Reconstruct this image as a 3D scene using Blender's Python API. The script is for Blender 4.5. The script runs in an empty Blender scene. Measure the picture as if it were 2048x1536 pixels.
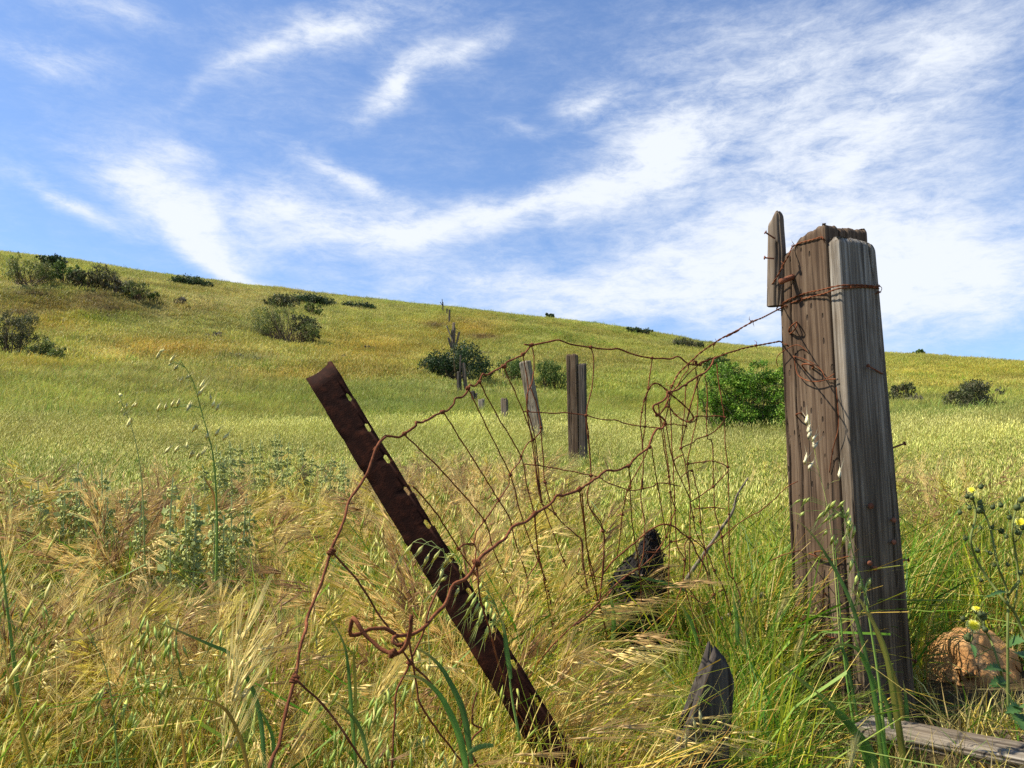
import bpy, math
import numpy as np
from mathutils import Vector, Matrix

# ------------------------------------------------------------------ camera, sky, sun, exposure
scene = bpy.context.scene
F, CX, CY, CAMZ = 1600.0, 1024.0, 768.0, 0.85
PITCH = math.atan(232.0 / 1600.0)
cp, sp = math.cos(PITCH), math.sin(PITCH)
cam = bpy.data.cameras.new("camera")
cam.sensor_width = 36.0
cam.lens = 36.0 * F / 2048.0
cam.clip_start = 0.05
cam.clip_end = 3000.0
cam_ob = bpy.data.objects.new("camera", cam)
cam_ob.location = (0, 0, CAMZ)
cam_ob.rotation_euler = (math.pi / 2 + PITCH, 0, 0)
scene.collection.objects.link(cam_ob)
scene.camera = cam_ob

def raydir(px, py):
    a, b = (px - CX) / F, (CY - py) / F
    return np.array([a, cp - b * sp, sp + b * cp])

def P(px, py, d):
    """the point in the place at forward distance d (metres along +Y)"""
    r = raydir(px, py)
    return np.array([0, 0, CAMZ]) + r * (d / r[1])

SUN_AZ, SUN_EL = math.radians(-89), math.radians(52)
SUN_DIR = Vector((math.sin(SUN_AZ) * math.cos(SUN_EL), math.cos(SUN_AZ) * math.cos(SUN_EL), math.sin(SUN_EL)))
sun = bpy.data.lights.new("sun", 'SUN')
sun.energy = 5.0
sun.angle = math.radians(0.53)
sun.color = (1.0, 0.925, 0.78)
sun_ob = bpy.data.objects.new("sun", sun)
sun_ob.rotation_euler = (-SUN_DIR).to_track_quat('-Z', 'Y').to_euler()
sun_ob.location = (-20, 0, 30)
scene.collection.objects.link(sun_ob)

scene.view_settings.view_transform = 'Standard'
scene.view_settings.look = 'None'
scene.view_settings.gamma = 1.0
scene.view_settings.use_curve_mapping = False
scene.view_settings.exposure = 0.70
scene.render.engine = 'CYCLES'
scene.cycles.max_bounces = 5
scene.cycles.diffuse_bounces = 3
scene.cycles.glossy_bounces = 2
scene.cycles.transmission_bounces = 3
scene.cycles.transparent_max_bounces = 8
scene.cycles.use_denoising = False

world = bpy.data.worlds.new("World")
scene.world = world
world.use_nodes = True
wt = world.node_tree
wt.nodes.clear()
def wn(t, **kw):
    n = wt.nodes.new(t)
    for k, v in kw.items():
        setattr(n, k, v)
    return n
def wmath(op, a, b=None, c=None, clamp=False):
    n = wn('ShaderNodeMath', operation=op, use_clamp=clamp)
    for i, v in enumerate((a, b, c)):
        if v is None: continue
        if isinstance(v, (int, float)): n.inputs[i].default_value = v
        else: wt.links.new(v, n.inputs[i])
    return n.outputs[0]
sky = wn('ShaderNodeTexSky', sky_type='NISHITA')
sky.sun_disc = False
sky.sun_elevation = SUN_EL
sky.sun_rotation = SUN_AZ
sky.air_density = 1.0
sky.dust_density = 0.3
sky.ozone_density = 2.0
tc = wn('ShaderNodeTexCoord')
sep = wn('ShaderNodeSeparateXYZ')
wt.links.new(tc.outputs['Generated'], sep.inputs[0])
ys = wmath('MAXIMUM', sep.outputs[1], 0.12)
gx = wmath('DIVIDE', sep.outputs[0], ys)
gz = wmath('DIVIDE', sep.outputs[2], ys)
comb = wn('ShaderNodeCombineXYZ')
wt.links.new(gx, comb.inputs[0]); wt.links.new(gz, comb.inputs[1])
# warp so that the cloud banks get ragged, wind-combed edges
def noise(vec, scale, detail, rough, dist=0.0, sc=(1, 1, 1), rot=(0, 0, 0), loc=(0, 0, 0), color=False):
    m = wn('ShaderNodeMapping')
    m.inputs['Scale'].default_value = sc; m.inputs['Rotation'].default_value = rot; m.inputs['Location'].default_value = loc
    wt.links.new(vec, m.inputs[0])
    n = wn('ShaderNodeTexNoise')
    n.inputs['Scale'].default_value = scale; n.inputs['Detail'].default_value = detail
    n.inputs['Roughness'].default_value = rough; n.inputs['Distortion'].default_value = dist
    wt.links.new(m.outputs[0], n.inputs['Vector'])
    return n.outputs['Color' if color else 'Fac']
D3 = tc.outputs['Generated']
wc = noise(D3, 4.0, 4, 0.55, color=True)
sub = wn('ShaderNodeVectorMath', operation='SUBTRACT'); wt.links.new(wc, sub.inputs[0]); sub.inputs[1].default_value = (.5, .5, .5)
scl = wn('ShaderNodeVectorMath', operation='SCALE'); wt.links.new(sub.outputs[0], scl.inputs[0]); scl.inputs['Scale'].default_value = 0.16
wv = wn('ShaderNodeVectorMath', operation='ADD'); wt.links.new(comb.outputs[0], wv.inputs[0]); wt.links.new(scl.outputs[0], wv.inputs[1])
BANKS = [  # cirrus banks: picture position, half-axes, tilt, weight
    (240, 318, 250, 75, -20, .72), (330, 405, 190, 70, -35, .70), (450, 510, 170, 42, -32, 1.15), (120, 372, 220, 30, -28, .85),
    (600, 430, 320, 85, -8, .85), (850, 455, 300, 70, 5, .9), (1090, 392, 330, 48, 13, 1.05), (1310, 290, 260, 110, 30, .85),
    (800, 165, 150, 50, 48, 1.05), (930, 90, 170, 50, 25, .7), (700, 50, 290, 95, 15, 1.0), (480, 130, 230, 38, 30, .42),
    (70, 105, 190, 45, -14, .5), (200, 35, 240, 50, -14, .42), (1600, 250, 580, 300, 25, .55), (1800, 450, 540, 260, 10, .6),
    (1930, 120, 320, 190, 40, .5), (1350, 600, 600, 120, 4, .55), (1000, 560, 460, 90, 0, .55), (1180, 200, 110, 75, 20, .8),
    (1430, 70, 380, 110, 20, .3), (690, 345, 190, 40, -25, .55), (1950, 600, 360, 150, 0, .55), (1325, 250, 130, 90, 20, .5),
    (1520, 420, 420, 60, 12, .4), (760, 375, 160, 30, -20, .5), (1640, 330, 400, 60, 25, .4), (400, 440, 280, 60, -28, .42), (1750, 560, 560, 150, 4, .62), (1750, 250, 520, 240, 25, .22), (1500, 500, 420, 90, 10, .45), (1560, 130, 420, 120, 28, .35), (330, 300, 130, 30, -15, .4), (1050, 250, 60, 30, -20, .4), (1200, 640, 500, 60, 0, .4)]
acc = None
for (px, py, rx, ry, rot, w) in BANKS:
    d = raydir(px, py)
    m = wn('ShaderNodeMapping', vector_type='TEXTURE')
    m.inputs['Location'].default_value = (d[0] / d[1], d[2] / d[1], 0)
    m.inputs['Rotation'].default_value = (0, 0, math.radians(rot))
    m.inputs['Scale'].default_value = (rx / F * 1.35, ry / F * 1.35, 1)
    wt.links.new(wv.outputs[0], m.inputs[0])
    g = wn('ShaderNodeTexGradient', gradient_type='QUADRATIC_SPHERE')
    wt.links.new(m.outputs[0], g.inputs[0])
    acc = wmath('MULTIPLY_ADD', g.outputs['Fac'], w * 1.35, acc if acc is not None else 0.0)
front = wmath('MULTIPLY', sep.outputs[1], 6.0, clamp=True)
acc = wmath('MULTIPLY', acc, front)
n1 = noise(D3, 6.5, 10, 0.68, 0.3, sc=(1, 1, 2.2), rot=(0, 0.32, 0))
n2 = noise(D3, 20.0, 9, 0.74, 0.35, sc=(1, 1, 3.0), rot=(0, 0.2, 0), loc=(3, 1, 2))
n3 = noise(D3, 2.2, 5, 0.55, 0.3, sc=(1, 1, 1.6), rot=(0, 0.4, 0), loc=(7, 4, 1))
na = wmath('MULTIPLY_ADD', n1, 0.8, wmath('MULTIPLY_ADD', n2, 0.82, wmath('MULTIPLY', n3, 0.45)))
nsum = wmath('SUBTRACT', na, 1.035)       # centred on zero
dens = wmath('ADD', wmath('MULTIPLY', acc, wmath('MULTIPLY_ADD', nsum, 1.5, 0.88)), wmath('MULTIPLY_ADD', nsum, 1.0, 0.10))
mr = wn('ShaderNodeMapRange', interpolation_type='SMOOTHSTEP')
wt.links.new(dens, mr.inputs['Value'])
mr.inputs['From Min'].default_value = -0.12; mr.inputs['From Max'].default_value = 1.34
cov = wmath('MULTIPLY', mr.outputs[0], 0.97)
skyg = wn('ShaderNodeMix', data_type='RGBA', blend_type='MULTIPLY')
skyg.inputs[0].default_value = 1.0
wt.links.new(sky.outputs[0], skyg.inputs[6]); skyg.inputs[7].default_value = (0.97, 1.07, 1.24, 1)
mix = wn('ShaderNodeMix', data_type='RGBA')
wt.links.new(cov, mix.inputs[0]); wt.links.new(skyg.outputs[2], mix.inputs[6]); mix.inputs[7].default_value = (6.0, 6.35, 6.9, 1)
bg = wn('ShaderNodeBackground')
bg.inputs['Strength'].default_value = 0.095
wt.links.new(mix.outputs[2], bg.inputs['Color'])
wo = wn('ShaderNodeOutputWorld')
wt.links.new(bg.outputs[0], wo.inputs['Surface'])

# ------------------------------------------------------------------ helpers
def hsh(ix, iy, iz, seed):
    h = (ix.astype(np.int64) * 374761393 + iy.astype(np.int64) * 668265263 + iz.astype(np.int64) * 2147483647 + seed * 974634541) & 0xFFFFFFFF
    h = ((h ^ (h >> 13)) * 1274126177) & 0xFFFFFFFF
    h = ((h ^ (h >> 16)) * 2246822519) & 0xFFFFFFFF
    return ((h ^ (h >> 15)) & 0xFFFFFF) / float(0xFFFFFF)
def vnoise(p, seed=0):
    p = np.asarray(p, float)
    i = np.floor(p).astype(np.int64); f = p - i
    f = f * f * (3 - 2 * f)
    r = 0
    for dx in (0, 1):
        for dy in (0, 1):
            for dz in (0, 1):
                w = (f[:, 0] if dx else 1 - f[:, 0]) * (f[:, 1] if dy else 1 - f[:, 1]) * (f[:, 2] if dz else 1 - f[:, 2])
                r = r + w * hsh(i[:, 0] + dx, i[:, 1] + dy, i[:, 2] + dz, seed)
    return r * 2 - 1
def fbm(p, oct=4, seed=0):
    p = np.asarray(p, float); s, a, t = 0, 1.0, 0
    for o in range(oct):
        s = s + a * vnoise(p * 2 ** o, seed + o * 17); t += a; a *= .5
    return s / t
def v3(x, y, z=0.0):
    x = np.asarray(x, float); y = np.asarray(y, float)
    return np.stack([x, y, np.zeros_like(x) + z], 1)
def sstep(a, b, x):
    t = np.clip((x - a) / (b - a), 0, 1)
    return t * t * (3 - 2 * t)

def mk_mesh(name, verts, quads=None, tris=None, col=None, smooth=False, mat=None):
    me = bpy.data.meshes.new(name)
    verts = np.asarray(verts, np.float32)
    q = np.asarray(quads, np.int32).reshape(-1, 4) if quads is not None and len(quads) else np.zeros((0, 4), np.int32)
    t = np.asarray(tris, np.int32).reshape(-1, 3) if tris is not None and len(tris) else np.zeros((0, 3), np.int32)
    me.vertices.add(len(verts)); me.vertices.foreach_set("co", verts.ravel())
    me.loops.add(q.size + t.size)
    me.loops.foreach_set("vertex_index", np.concatenate([q.ravel(), t.ravel()]))
    me.polygons.add(len(q) + len(t))
    me.polygons.foreach_set("loop_start", np.concatenate([np.arange(len(q)) * 4, q.size + np.arange(len(t)) * 3]).astype(np.int32))
    if col is not None:
        at = me.attributes.new("col", 'FLOAT_COLOR', 'POINT')
        c = np.ones((len(verts), 4), np.float32); c[:, :3] = col
        at.data.foreach_set("color", c.ravel())
    if smooth:
        me.polygons.foreach_set("use_smooth", np.ones(len(q) + len(t), bool))
    me.update(calc_edges=True)
    me.validate()
    if mat: me.materials.append(mat)
    return me
def ob(name, me, parent=None, mw=None, loc=None):
    o = bpy.data.objects.new(name, me)
    scene.collection.objects.link(o)
    if parent is not None: o.parent = parent
    if mw is not None: o.matrix_basis = mw
    if loc is not None: o.location = loc
    return o
def tag(o, label=None, cat=None, group=None, kind=None):
    if label: o['label'] = label
    if cat: o['category'] = cat
    if group: o['group'] = group
    if kind: o['kind'] = kind
    return o
def thing(name, label, cat, loc=(0, 0, 0), group=None, mw=None):
    o = bpy.data.objects.new(name, None)
    o.empty_display_size = .1
    scene.collection.objects.link(o)
    if mw is not None: o.matrix_basis = mw
    else: o.location = loc
    return tag(o, label, cat, group)
class MB:
    """collects shapes, builds one mesh"""
    def __init__(s): s.v, s.q, s.t, s.c, s.n = [], [], [], [], 0
    def add(s, v, q=None, t=None, c=None):
        v = np.asarray(v, float).reshape(-1, 3)
        s.v.append(v)
        if q is not None and len(q): s.q.append(np.asarray(q).reshape(-1, 4) + s.n)
        if t is not None and len(t): s.t.append(np.asarray(t).reshape(-1, 3) + s.n)
        cc = np.ones((len(v), 3)); 
        if c is not None: cc[:] = c
        s.c.append(cc); s.n += len(v)
    def mesh(s, name, mat=None, smooth=False, col=True):
        return mk_mesh(name, np.concatenate(s.v), np.concatenate(s.q) if s.q else None, np.concatenate(s.t) if s.t else None,
                       np.concatenate(s.c) if col else None, smooth, mat)
def tube(pts, r, sides=6, cap=True):
    pts = np.asarray(pts, float); n = len(pts)
    r = np.zeros(n) + r
    tan = np.gradient(pts, axis=0); tan /= np.linalg.norm(tan, axis=1)[:, None] + 1e-12
    u = np.cross(tan[0], [0, 0, 1.0])
    if np.linalg.norm(u) < 1e-3: u = np.cross(tan[0], [1.0, 0, 0])
    u /= np.linalg.norm(u)
    a = np.arange(sides) * 2 * math.pi / sides
    vs = []
    for i in range(n):
        u = u - tan[i] * np.dot(u, tan[i]); u /= np.linalg.norm(u) + 1e-12
        w = np.cross(tan[i], u)
        vs.append(pts[i] + r[i] * (np.cos(a)[:, None] * u + np.sin(a)[:, None] * w))
    v = np.concatenate(vs)
    k = np.arange(sides); k2 = (k + 1) % sides
    q = np.concatenate([np.stack([i * sides + k, i * sides + k2, (i + 1) * sides + k2, (i + 1) * sides + k], 1) for i in range(n - 1)])
    t = []
    if cap:
        v = np.concatenate([v, pts[:1], pts[-1:]])
        t = np.concatenate([np.stack([k2, k, k * 0 + n * sides], 1), np.stack([(n - 1) * sides + k, (n - 1) * sides + k2, k * 0 + n * sides + 1], 1)])
    return v, q, t
def spline(pts, step):
    """Catmull-Rom through pts, resampled about every step metres"""
    p = np.asarray(pts, float)
    if len(p) == 2: 
        n = max(2, int(np.linalg.norm(p[1] - p[0]) / step) + 1)
        return p[0] + (p[1] - p[0]) * np.linspace(0, 1, n)[:, None]
    e = np.concatenate([[2 * p[0] - p[1]], p, [2 * p[-1] - p[-2]]])
    out = []
    for i in range(1, len(e) - 2):
        n = max(1, int(math.ceil(np.linalg.norm(e[i + 1] - e[i]) / step)))
        t = (np.arange(n) / n)[:, None]
        a, b, c, d = e[i - 1], e[i], e[i + 1], e[i + 2]
        out.append(.5 * ((2 * b) + (-a + c) * t + (2 * a - 5 * b + 4 * c - d) * t ** 2 + (-a + 3 * b - 3 * c + d) * t ** 3))
    out.append(p[-1:])
    return np.concatenate(out)

# ------------------------------------------------------------------ terrain
SKY_PX = [(-260, 455), (0, 504), (150, 522), (340, 553), (500, 573), (575, 579), (700, 597), (900, 614), (1100, 638), (1250, 657), (1400, 682), (1550, 692), (1780, 702), (1850, 705), (1950, 712), (2048, 720), (2300, 745)]
_az, _te = [], []
for (px, py) in SKY_PX:
    d = raydir(px, py); _az.append(math.atan2(d[0], d[1])); _te.append(d[2] / math.hypot(d[0], d[1]) - 0.0035)
_az, _te = np.array(_az), np.array(_te)
PR = np.array([0, 10, 13, 17, 21, 26, 33, 40, 55, 75])
PZ = np.array([0, .95, 1.55, 2.35, 3.15, 4.25, 6.15, 8.25, 13.1, 19.1])
def terrain(x, y):
    x = np.asarray(x, float); y = np.asarray(y, float)
    shp = x.shape; x = x.ravel(); y = y.ravel()
    r = np.hypot(x, y); a = np.arctan2(x, y)
    te = np.interp(a, _az, _te)
    R = 75 - 12 * sstep(0.18, 0.45, a)
    rr = np.minimum(r, R)
    # smooth profile
    zc = sum(np.interp(rr * k, PR, PZ) / k for k in (.9, .95, 1.0, 1.05, 1.1)) / 5
    zcR = sum(np.interp(R * k, PR, PZ) / k for k in (.9, .95, 1.0, 1.05, 1.1)) / 5
    near = .095 * rr
    k = (CAMZ + R * te - .095 * R) / (zcR - .095 * R)
    k = 1 + (k - 1) * sstep(6, 40, rr)
    z = near + (zc - near) * k
    # bank under the shrubs, left, and small unevenness
    und = fbm(v3(x * .16, y * .16), 3, 5) * .36 * sstep(5, 25, r) * (1 - .75 * sstep(.75, 1, r / R)) + fbm(v3(x * .9, y * .9), 3, 8) * .035
    bank = sstep(38, 42, r) - sstep(42, 56, r)
    und = und + 0.9 * bank * sstep(-.28, -.42, a)
    bank2 = sstep(47.5, 49, r) - sstep(49, 58, r)
    und = und + 0.5 * bank2 * np.exp(-((a - .03) / .06) ** 2)
    z = z + und
    ex = np.maximum(r - R, 0)
    z = z + np.where(ex > 0, .12 * ex * np.exp(-ex / 8) - 0.10 * ex ** 1.05 * sstep(0, 60, ex), 0)
    z = np.maximum(z, np.where(r > R, 0.0, -5))
    back = sstep(math.pi * .62, math.pi * .9, np.abs(a)) + sstep(math.pi * .3, math.pi * .55, np.abs(a))
    z = np.where(np.abs(a) > math.pi * .3, z * (1 - .45 * np.clip(back, 0, 2)), z)
    return z.reshape(shp)
def tz(x, y): return float(terrain(np.array([x]), np.array([y]))[0])
def hit(px, py, lift=0.0, dmax=74.0):
    """where the line of sight through a picture point meets the ground (raised by lift)"""
    r = raydir(px, py); r = r / math.hypot(r[0], r[1])
    s = np.linspace(.8, dmax, 1200)
    g = terrain(r[0] * s, r[1] * s) + lift - (CAMZ + r[2] * s)
    i = np.argmax(g >= 0) if (g >= 0).any() else int(np.argmax(g))
    d = s[i]
    return np.array([r[0] * d, r[1] * d, tz(r[0] * d, r[1] * d)])
def ground_at(px, d):
    x = (px - CX) / F * d
    for _ in range(4):
        z = tz(x, d); x = (px - CX) / F * (d * cp + (z - CAMZ) * sp)
    return np.array([x, d, tz(x, d)])
def topix(x, y, z):
    z = z - CAMZ
    dep = y * cp + z * sp
    up = -y * sp + z * cp
    dep = np.maximum(dep, .05)
    return CX + F * x / dep, CY - F * up / dep
# ------------------------------------------------------------------ materials
def new_mat(name):
    m = bpy.data.materials.new(name); m.use_nodes = True
    nt = m.node_tree; nt.nodes.clear()
    return m, nt
def nd(nt, t, **kw):
    n = nt.nodes.new(t)
    for k, v in kw.items(): setattr(n, k, v)
    return n
def mapping(nt, src, sc, loc=(0, 0, 0)):
    m = nd(nt, 'ShaderNodeMapping'); m.inputs['Scale'].default_value = sc; m.inputs['Location'].default_value = loc
    nt.links.new(src, m.inputs[0]); return m.outputs[0]
def ntex(nt, vec, scale, detail=4, rough=.55, dist=0):
    n = nd(nt, 'ShaderNodeTexNoise'); n.inputs['Scale'].default_value = scale; n.inputs['Detail'].default_value = detail
    n.inputs['Roughness'].default_value = rough; n.inputs['Distortion'].default_value = dist
    nt.links.new(vec, n.inputs['Vector']); return n.outputs['Fac']
def ramp(nt, fac, stops):
    r = nd(nt, 'ShaderNodeValToRGB'); nt.links.new(fac, r.inputs[0])
    e = r.color_ramp.elements
    while len(e) < len(stops): e.new(.5)
    for el, (p, c) in zip(e, stops):
        el.position = p; el.color = tuple(c) + (1,) if len(c) == 3 else c
    return r.outputs[0]
def mixc(nt, fac, a, b, mode='MIX'):
    m = nd(nt, 'ShaderNodeMix', data_type='RGBA', blend_type=mode)
    for i, v in ((0, fac), (6, a), (7, b)):
        if isinstance(v, (int, float)): m.inputs[i].default_value = v
        elif isinstance(v, tuple): m.inputs[i].default_value = tuple(v) + (1,) if len(v) == 3 else v
        else: nt.links.new(v, m.inputs[i])
    return m.outputs[2]
def mth(nt, op, a, b=None, clamp=False):
    n = nd(nt, 'ShaderNodeMath', operation=op, use_clamp=clamp)
    for i, v in enumerate((a, b)):
        if v is None: continue
        if isinstance(v, (int, float)): n.inputs[i].default_value = v
        else: nt.links.new(v, n.inputs[i])
    return n.outputs[0]
def leafy(name, inst, trans=.35, rough=.55, spec=.3):
    m, nt = new_mat(name)
    a = nd(nt, 'ShaderNodeAttribute', attribute_name='col')
    c = a.outputs['Color']
    if inst:
        b = nd(nt, 'ShaderNodeAttribute', attribute_name='tint', attribute_type='INSTANCER')
        c = mixc(nt, 1.0, c, b.outputs['Color'], 'MULTIPLY')
    p = nd(nt, 'ShaderNodeBsdfPrincipled'); p.inputs['Roughness'].default_value = rough; p.inputs['Specular IOR Level'].default_value = spec
    nt.links.new(c, p.inputs['Base Color'])
    t = nd(nt, 'ShaderNodeBsdfTranslucent'); nt.links.new(c, t.inputs['Color'])
    mx = nd(nt, 'ShaderNodeMixShader'); mx.inputs[0].default_value = trans
    nt.links.new(p.outputs[0], mx.inputs[1]); nt.links.new(t.outputs[0], mx.inputs[2])
    o = nd(nt, 'ShaderNodeOutputMaterial'); nt.links.new(mx.outputs[0], o.inputs[0])
    return m
M_GRASS = leafy("grass_blades", True)
M_LEAF = leafy("leaves", False, .25, .6, .25)
M_STEM = leafy("stems", False, .05, .8, .15)

def wood_mat(name, dark, mid, light, tint2=None, pits=False, gscale=1.0, bump=.5, damp=False):
    m, nt = new_mat(name)
    tcn = nd(nt, 'ShaderNodeTexCoord'); oc = tcn.outputs['Object']
    g1 = ntex(nt, mapping(nt, oc, (70 * gscale, 70 * gscale, 2.2)), 1.0, 6, .65, .6)
    g2 = ntex(nt, mapping(nt, oc, (220 * gscale, 220 * gscale, 5)), 1.0, 3, .6, .3)
    big = ntex(nt, oc, 4.0, 4, .6)
    col = ramp(nt, g1, [(.30, dark), (.46, mid), (.64, light)])
    col = mixc(nt, mth(nt, 'MULTIPLY', g2, .5), col, tuple(.45 * v for v in dark))
    if tint2:
        bb = ramp(nt, big, [(.42, (0, 0, 0)), (.62, (1, 1, 1))])
        col = mixc(nt, mth(nt, 'MULTIPLY', bb, .65), col, mixc(nt, 1.0, col, tint2, 'MULTIPLY'))
    cr = ntex(nt, mapping(nt, oc, (38 * gscale, 38 * gscale, .9), (3, 1, 0)), 1.0, 3, .5, .4)
    crack = ramp(nt, cr, [(.0, (1, 1, 1)), (.335, (1, 1, 1)), (.37, (0, 0, 0))])
    col = mixc(nt, mth(nt, 'MULTIPLY', crack, .75), col, (.03, .02, .014))
    h = mth(nt, 'ADD', mth(nt, 'MULTIPLY', g1, .8), mth(nt, 'MULTIPLY', g2, .35))
    h = mth(nt, 'SUBTRACT', h, mth(nt, 'MULTIPLY', crack, .8))
    if pits:
        vo = nd(nt, 'ShaderNodeTexVoronoi'); vo.inputs['Scale'].default_value = 1
        nt.links.new(mapping(nt, oc, (46, 46, 17)), vo.inputs['Vector'])
        pit = ramp(nt, vo.outputs['Distance'], [(.0, (1, 1, 1)), (.13, (1, 1, 1)), (.19, (0, 0, 0))])
        sel = ramp(nt, ntex(nt, oc, 9, 2), [(.38, (0, 0, 0)), (.48, (1, 1, 1))])
        pit = mth(nt, 'MULTIPLY', pit, sel)
        col = mixc(nt, mth(nt, 'MULTIPLY', pit, .85), col, (.02, .012, .008))
        h = mth(nt, 'SUBTRACT', h, mth(nt, 'MULTIPLY', pit, 1.0))
    if damp:   # earth-stained lower half
        sx = nd(nt, 'ShaderNodeSeparateXYZ'); nt.links.new(oc, sx.inputs[0])
        zz = mth(nt, 'ADD', sx.outputs[2], mth(nt, 'MULTIPLY', big, .5))
        col = mixc(nt, ramp(nt, mth(nt, 'DIVIDE', zz, 2.2), [(.45, (.75, .75, .75)), (.85, (0, 0, 0))]), col, mixc(nt, 1.0, col, (.50, .38, .25), 'MULTIPLY'))
    b = nd(nt, 'ShaderNodeBump'); b.inputs['Strength'].default_value = bump; b.inputs['Distance'].default_value = .004
    nt.links.new(h, b.inputs['Height'])
    p = nd(nt, 'ShaderNodeBsdfPrincipled'); p.inputs['Roughness'].default_value = .85; p.inputs['Specular IOR Level'].default_value = .2
    nt.links.new(col, p.inputs['Base Color']); nt.links.new(b.outputs[0], p.inputs['Normal'])
    o = nd(nt, 'ShaderNodeOutputMaterial'); nt.links.new(p.outputs[0], o.inputs[0])
    return m
M_TIE = wood_mat("brown_creosoted_wood", (.036, .023, .015), (.115, .073, .045), (.225, .160, .105), (.66, .58, .50), True, 1.0, 1.0)
M_GREY = wood_mat("grey_weathered_wood", (.075, .061, .048), (.20, .170, .135), (.46, .42, .36), (.62, .50, .38), False, 1.25, 1.0, True)
M_PALE = wood_mat("pale_weathered_wood", (.09, .072, .052), (.22, .185, .14), (.38, .335, .265), (.85, .72, .58), False, 1.0, .7)
M_FARW = wood_mat("far_weathered_wood", (.075, .055, .04), (.19, .145, .105), (.32, .26, .20), (.75, .65, .55), False, .6, .7)
M_DKW = wood_mat("dark_weathered_wood", (.028, .023, .02), (.068, .057, .048), (.13, .11, .09), (.7, .62, .5), False, 1.0, .9)

def rust_mat(name, a, b, c, bump=.4, scale=1.0):
    m, nt = new_mat(name)
    tcn = nd(nt, 'ShaderNodeTexCoord'); oc = tcn.outputs['Object']
    n = ntex(nt, oc, 60 * scale, 6, .65); n2 = ntex(nt, oc, 9 * scale, 4, .6); n3 = ntex(nt, oc, 400 * scale, 2, .5)
    col = ramp(nt, n, [(.3, a), (.5, b), (.7, c)])
    col = mixc(nt, mth(nt, 'MULTIPLY', ramp(nt, n2, [(.4, (0, 0, 0)), (.65, (1, 1, 1))]), .5), col, tuple(.5 * v for v in a))
    bm = nd(nt, 'ShaderNodeBump'); bm.inputs['Strength'].default_value = bump; bm.inputs['Distance'].default_value = .0015
    nt.links.new(mth(nt, 'ADD', n, mth(nt, 'MULTIPLY', n3, .5)), bm.inputs['Height'])
    p = nd(nt, 'ShaderNodeBsdfPrincipled'); p.inputs['Roughness'].default_value = .85; p.inputs['Specular IOR Level'].default_value = .12
    nt.links.new(col, p.inputs['Base Color']); nt.links.new(bm.outputs[0], p.inputs['Normal'])
    o = nd(nt, 'ShaderNodeOutputMaterial'); nt.links.new(p.outputs[0], o.inputs[0])
    return m
M_RUST = rust_mat("rusted_wire", (.10, .032, .014), (.205, .068, .029), (.34, .13, .058), .6)
M_STAKE = rust_mat("rusted_stake", (.013, .0035, .002), (.026, .007, .0035), (.065, .018, .008), .6)
M_BOLT = rust_mat("rusted_iron", (.13, .045, .025), (.24, .09, .05), (.33, .14, .08), .6)

# ------------------------------------------------------------------ colour of the pasture, as it grows (m -> albedo)
PATCH = [  # picture position on the slope, half-axes, colour, weight
    (740, 695, 130, 40, (.36, .25, .035), .6), (330, 692, 170, 24, (.34, .21, .03), .6), (620, 748, 170, 22, (.35, .235, .035), .65), (60, 728, 120, 16, (.36, .27, .03), .6),
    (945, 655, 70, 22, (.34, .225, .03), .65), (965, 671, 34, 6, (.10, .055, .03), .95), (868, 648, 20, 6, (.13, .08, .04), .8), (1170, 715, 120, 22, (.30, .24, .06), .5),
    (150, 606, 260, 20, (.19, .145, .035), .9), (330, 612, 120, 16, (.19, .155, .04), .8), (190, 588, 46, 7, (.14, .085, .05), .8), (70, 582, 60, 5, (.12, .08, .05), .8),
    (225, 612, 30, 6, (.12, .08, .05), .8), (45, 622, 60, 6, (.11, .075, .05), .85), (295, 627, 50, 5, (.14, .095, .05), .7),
    (215, 630, 80, 12, (.17, .245, .02), .8), (105, 638, 70, 16, (.30, .24, .03), .7), (770, 775, 330, 26, (.22, .27, .075), .6), (760, 810, 120, 18, (.12, .19, .04), .7),
    (480, 598, 190, 22, (.40, .36, .13), .7), (400, 650, 160, 22, (.28, .28, .09), .6), (1250, 770, 240, 36, (.25, .295, .045), .7), (1900, 830, 180, 18, (.13, .22, .045), .7),
    (1930, 742, 240, 36, (.36, .335, .045), .7), (150, 800, 360, 50, (.26, .28, .055), .7), (600, 800, 160, 40, (.24, .28, .045), .5), (1500, 700, 180, 18, (.31, .31, .07), .5),
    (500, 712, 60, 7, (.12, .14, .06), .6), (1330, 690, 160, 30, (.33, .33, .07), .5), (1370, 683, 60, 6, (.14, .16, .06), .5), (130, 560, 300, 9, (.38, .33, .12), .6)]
def pasture(x, y):
    z = terrain(x, y) + .15
    px, py = topix(x, y, z)
    d = y
    n1 = fbm(v3(x * .10, y * .10), 4, 31); n2 = fbm(v3(x * .45, y * .45), 4, 37); n3 = fbm(v3(x * .22 + 9, y * .10), 3, 41)
    c = np.zeros((len(x), 3)) + np.array([.37, .385, .085])
    def blend(c, w, col): return c + (np.array(col) - c) * w[:, None]
    c = blend(c, np.clip(n1 * 1.3 + .15, 0, .8), (.27, .325, .04))
    c = blend(c, np.clip(n2 * 1.1, 0, .5), (.50, .47, .16))
    c = blend(c, np.clip(n3 * 1.2 - .30, 0, .45), (.33, .26, .05))
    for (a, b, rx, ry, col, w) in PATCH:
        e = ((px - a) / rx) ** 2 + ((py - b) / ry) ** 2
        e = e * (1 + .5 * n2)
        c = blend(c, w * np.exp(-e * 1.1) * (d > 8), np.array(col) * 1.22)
    c = blend(c, sstep(24, 12, d) * .55, (.41, .435, .115))
    k = 1 + .34 * fbm(v3(x * 1.1, y * 1.1), 3, 53) + .22 * fbm(v3(x * .3, y * .3), 3, 59)
    return np.clip(c * k[:, None], .02, .75)

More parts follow.
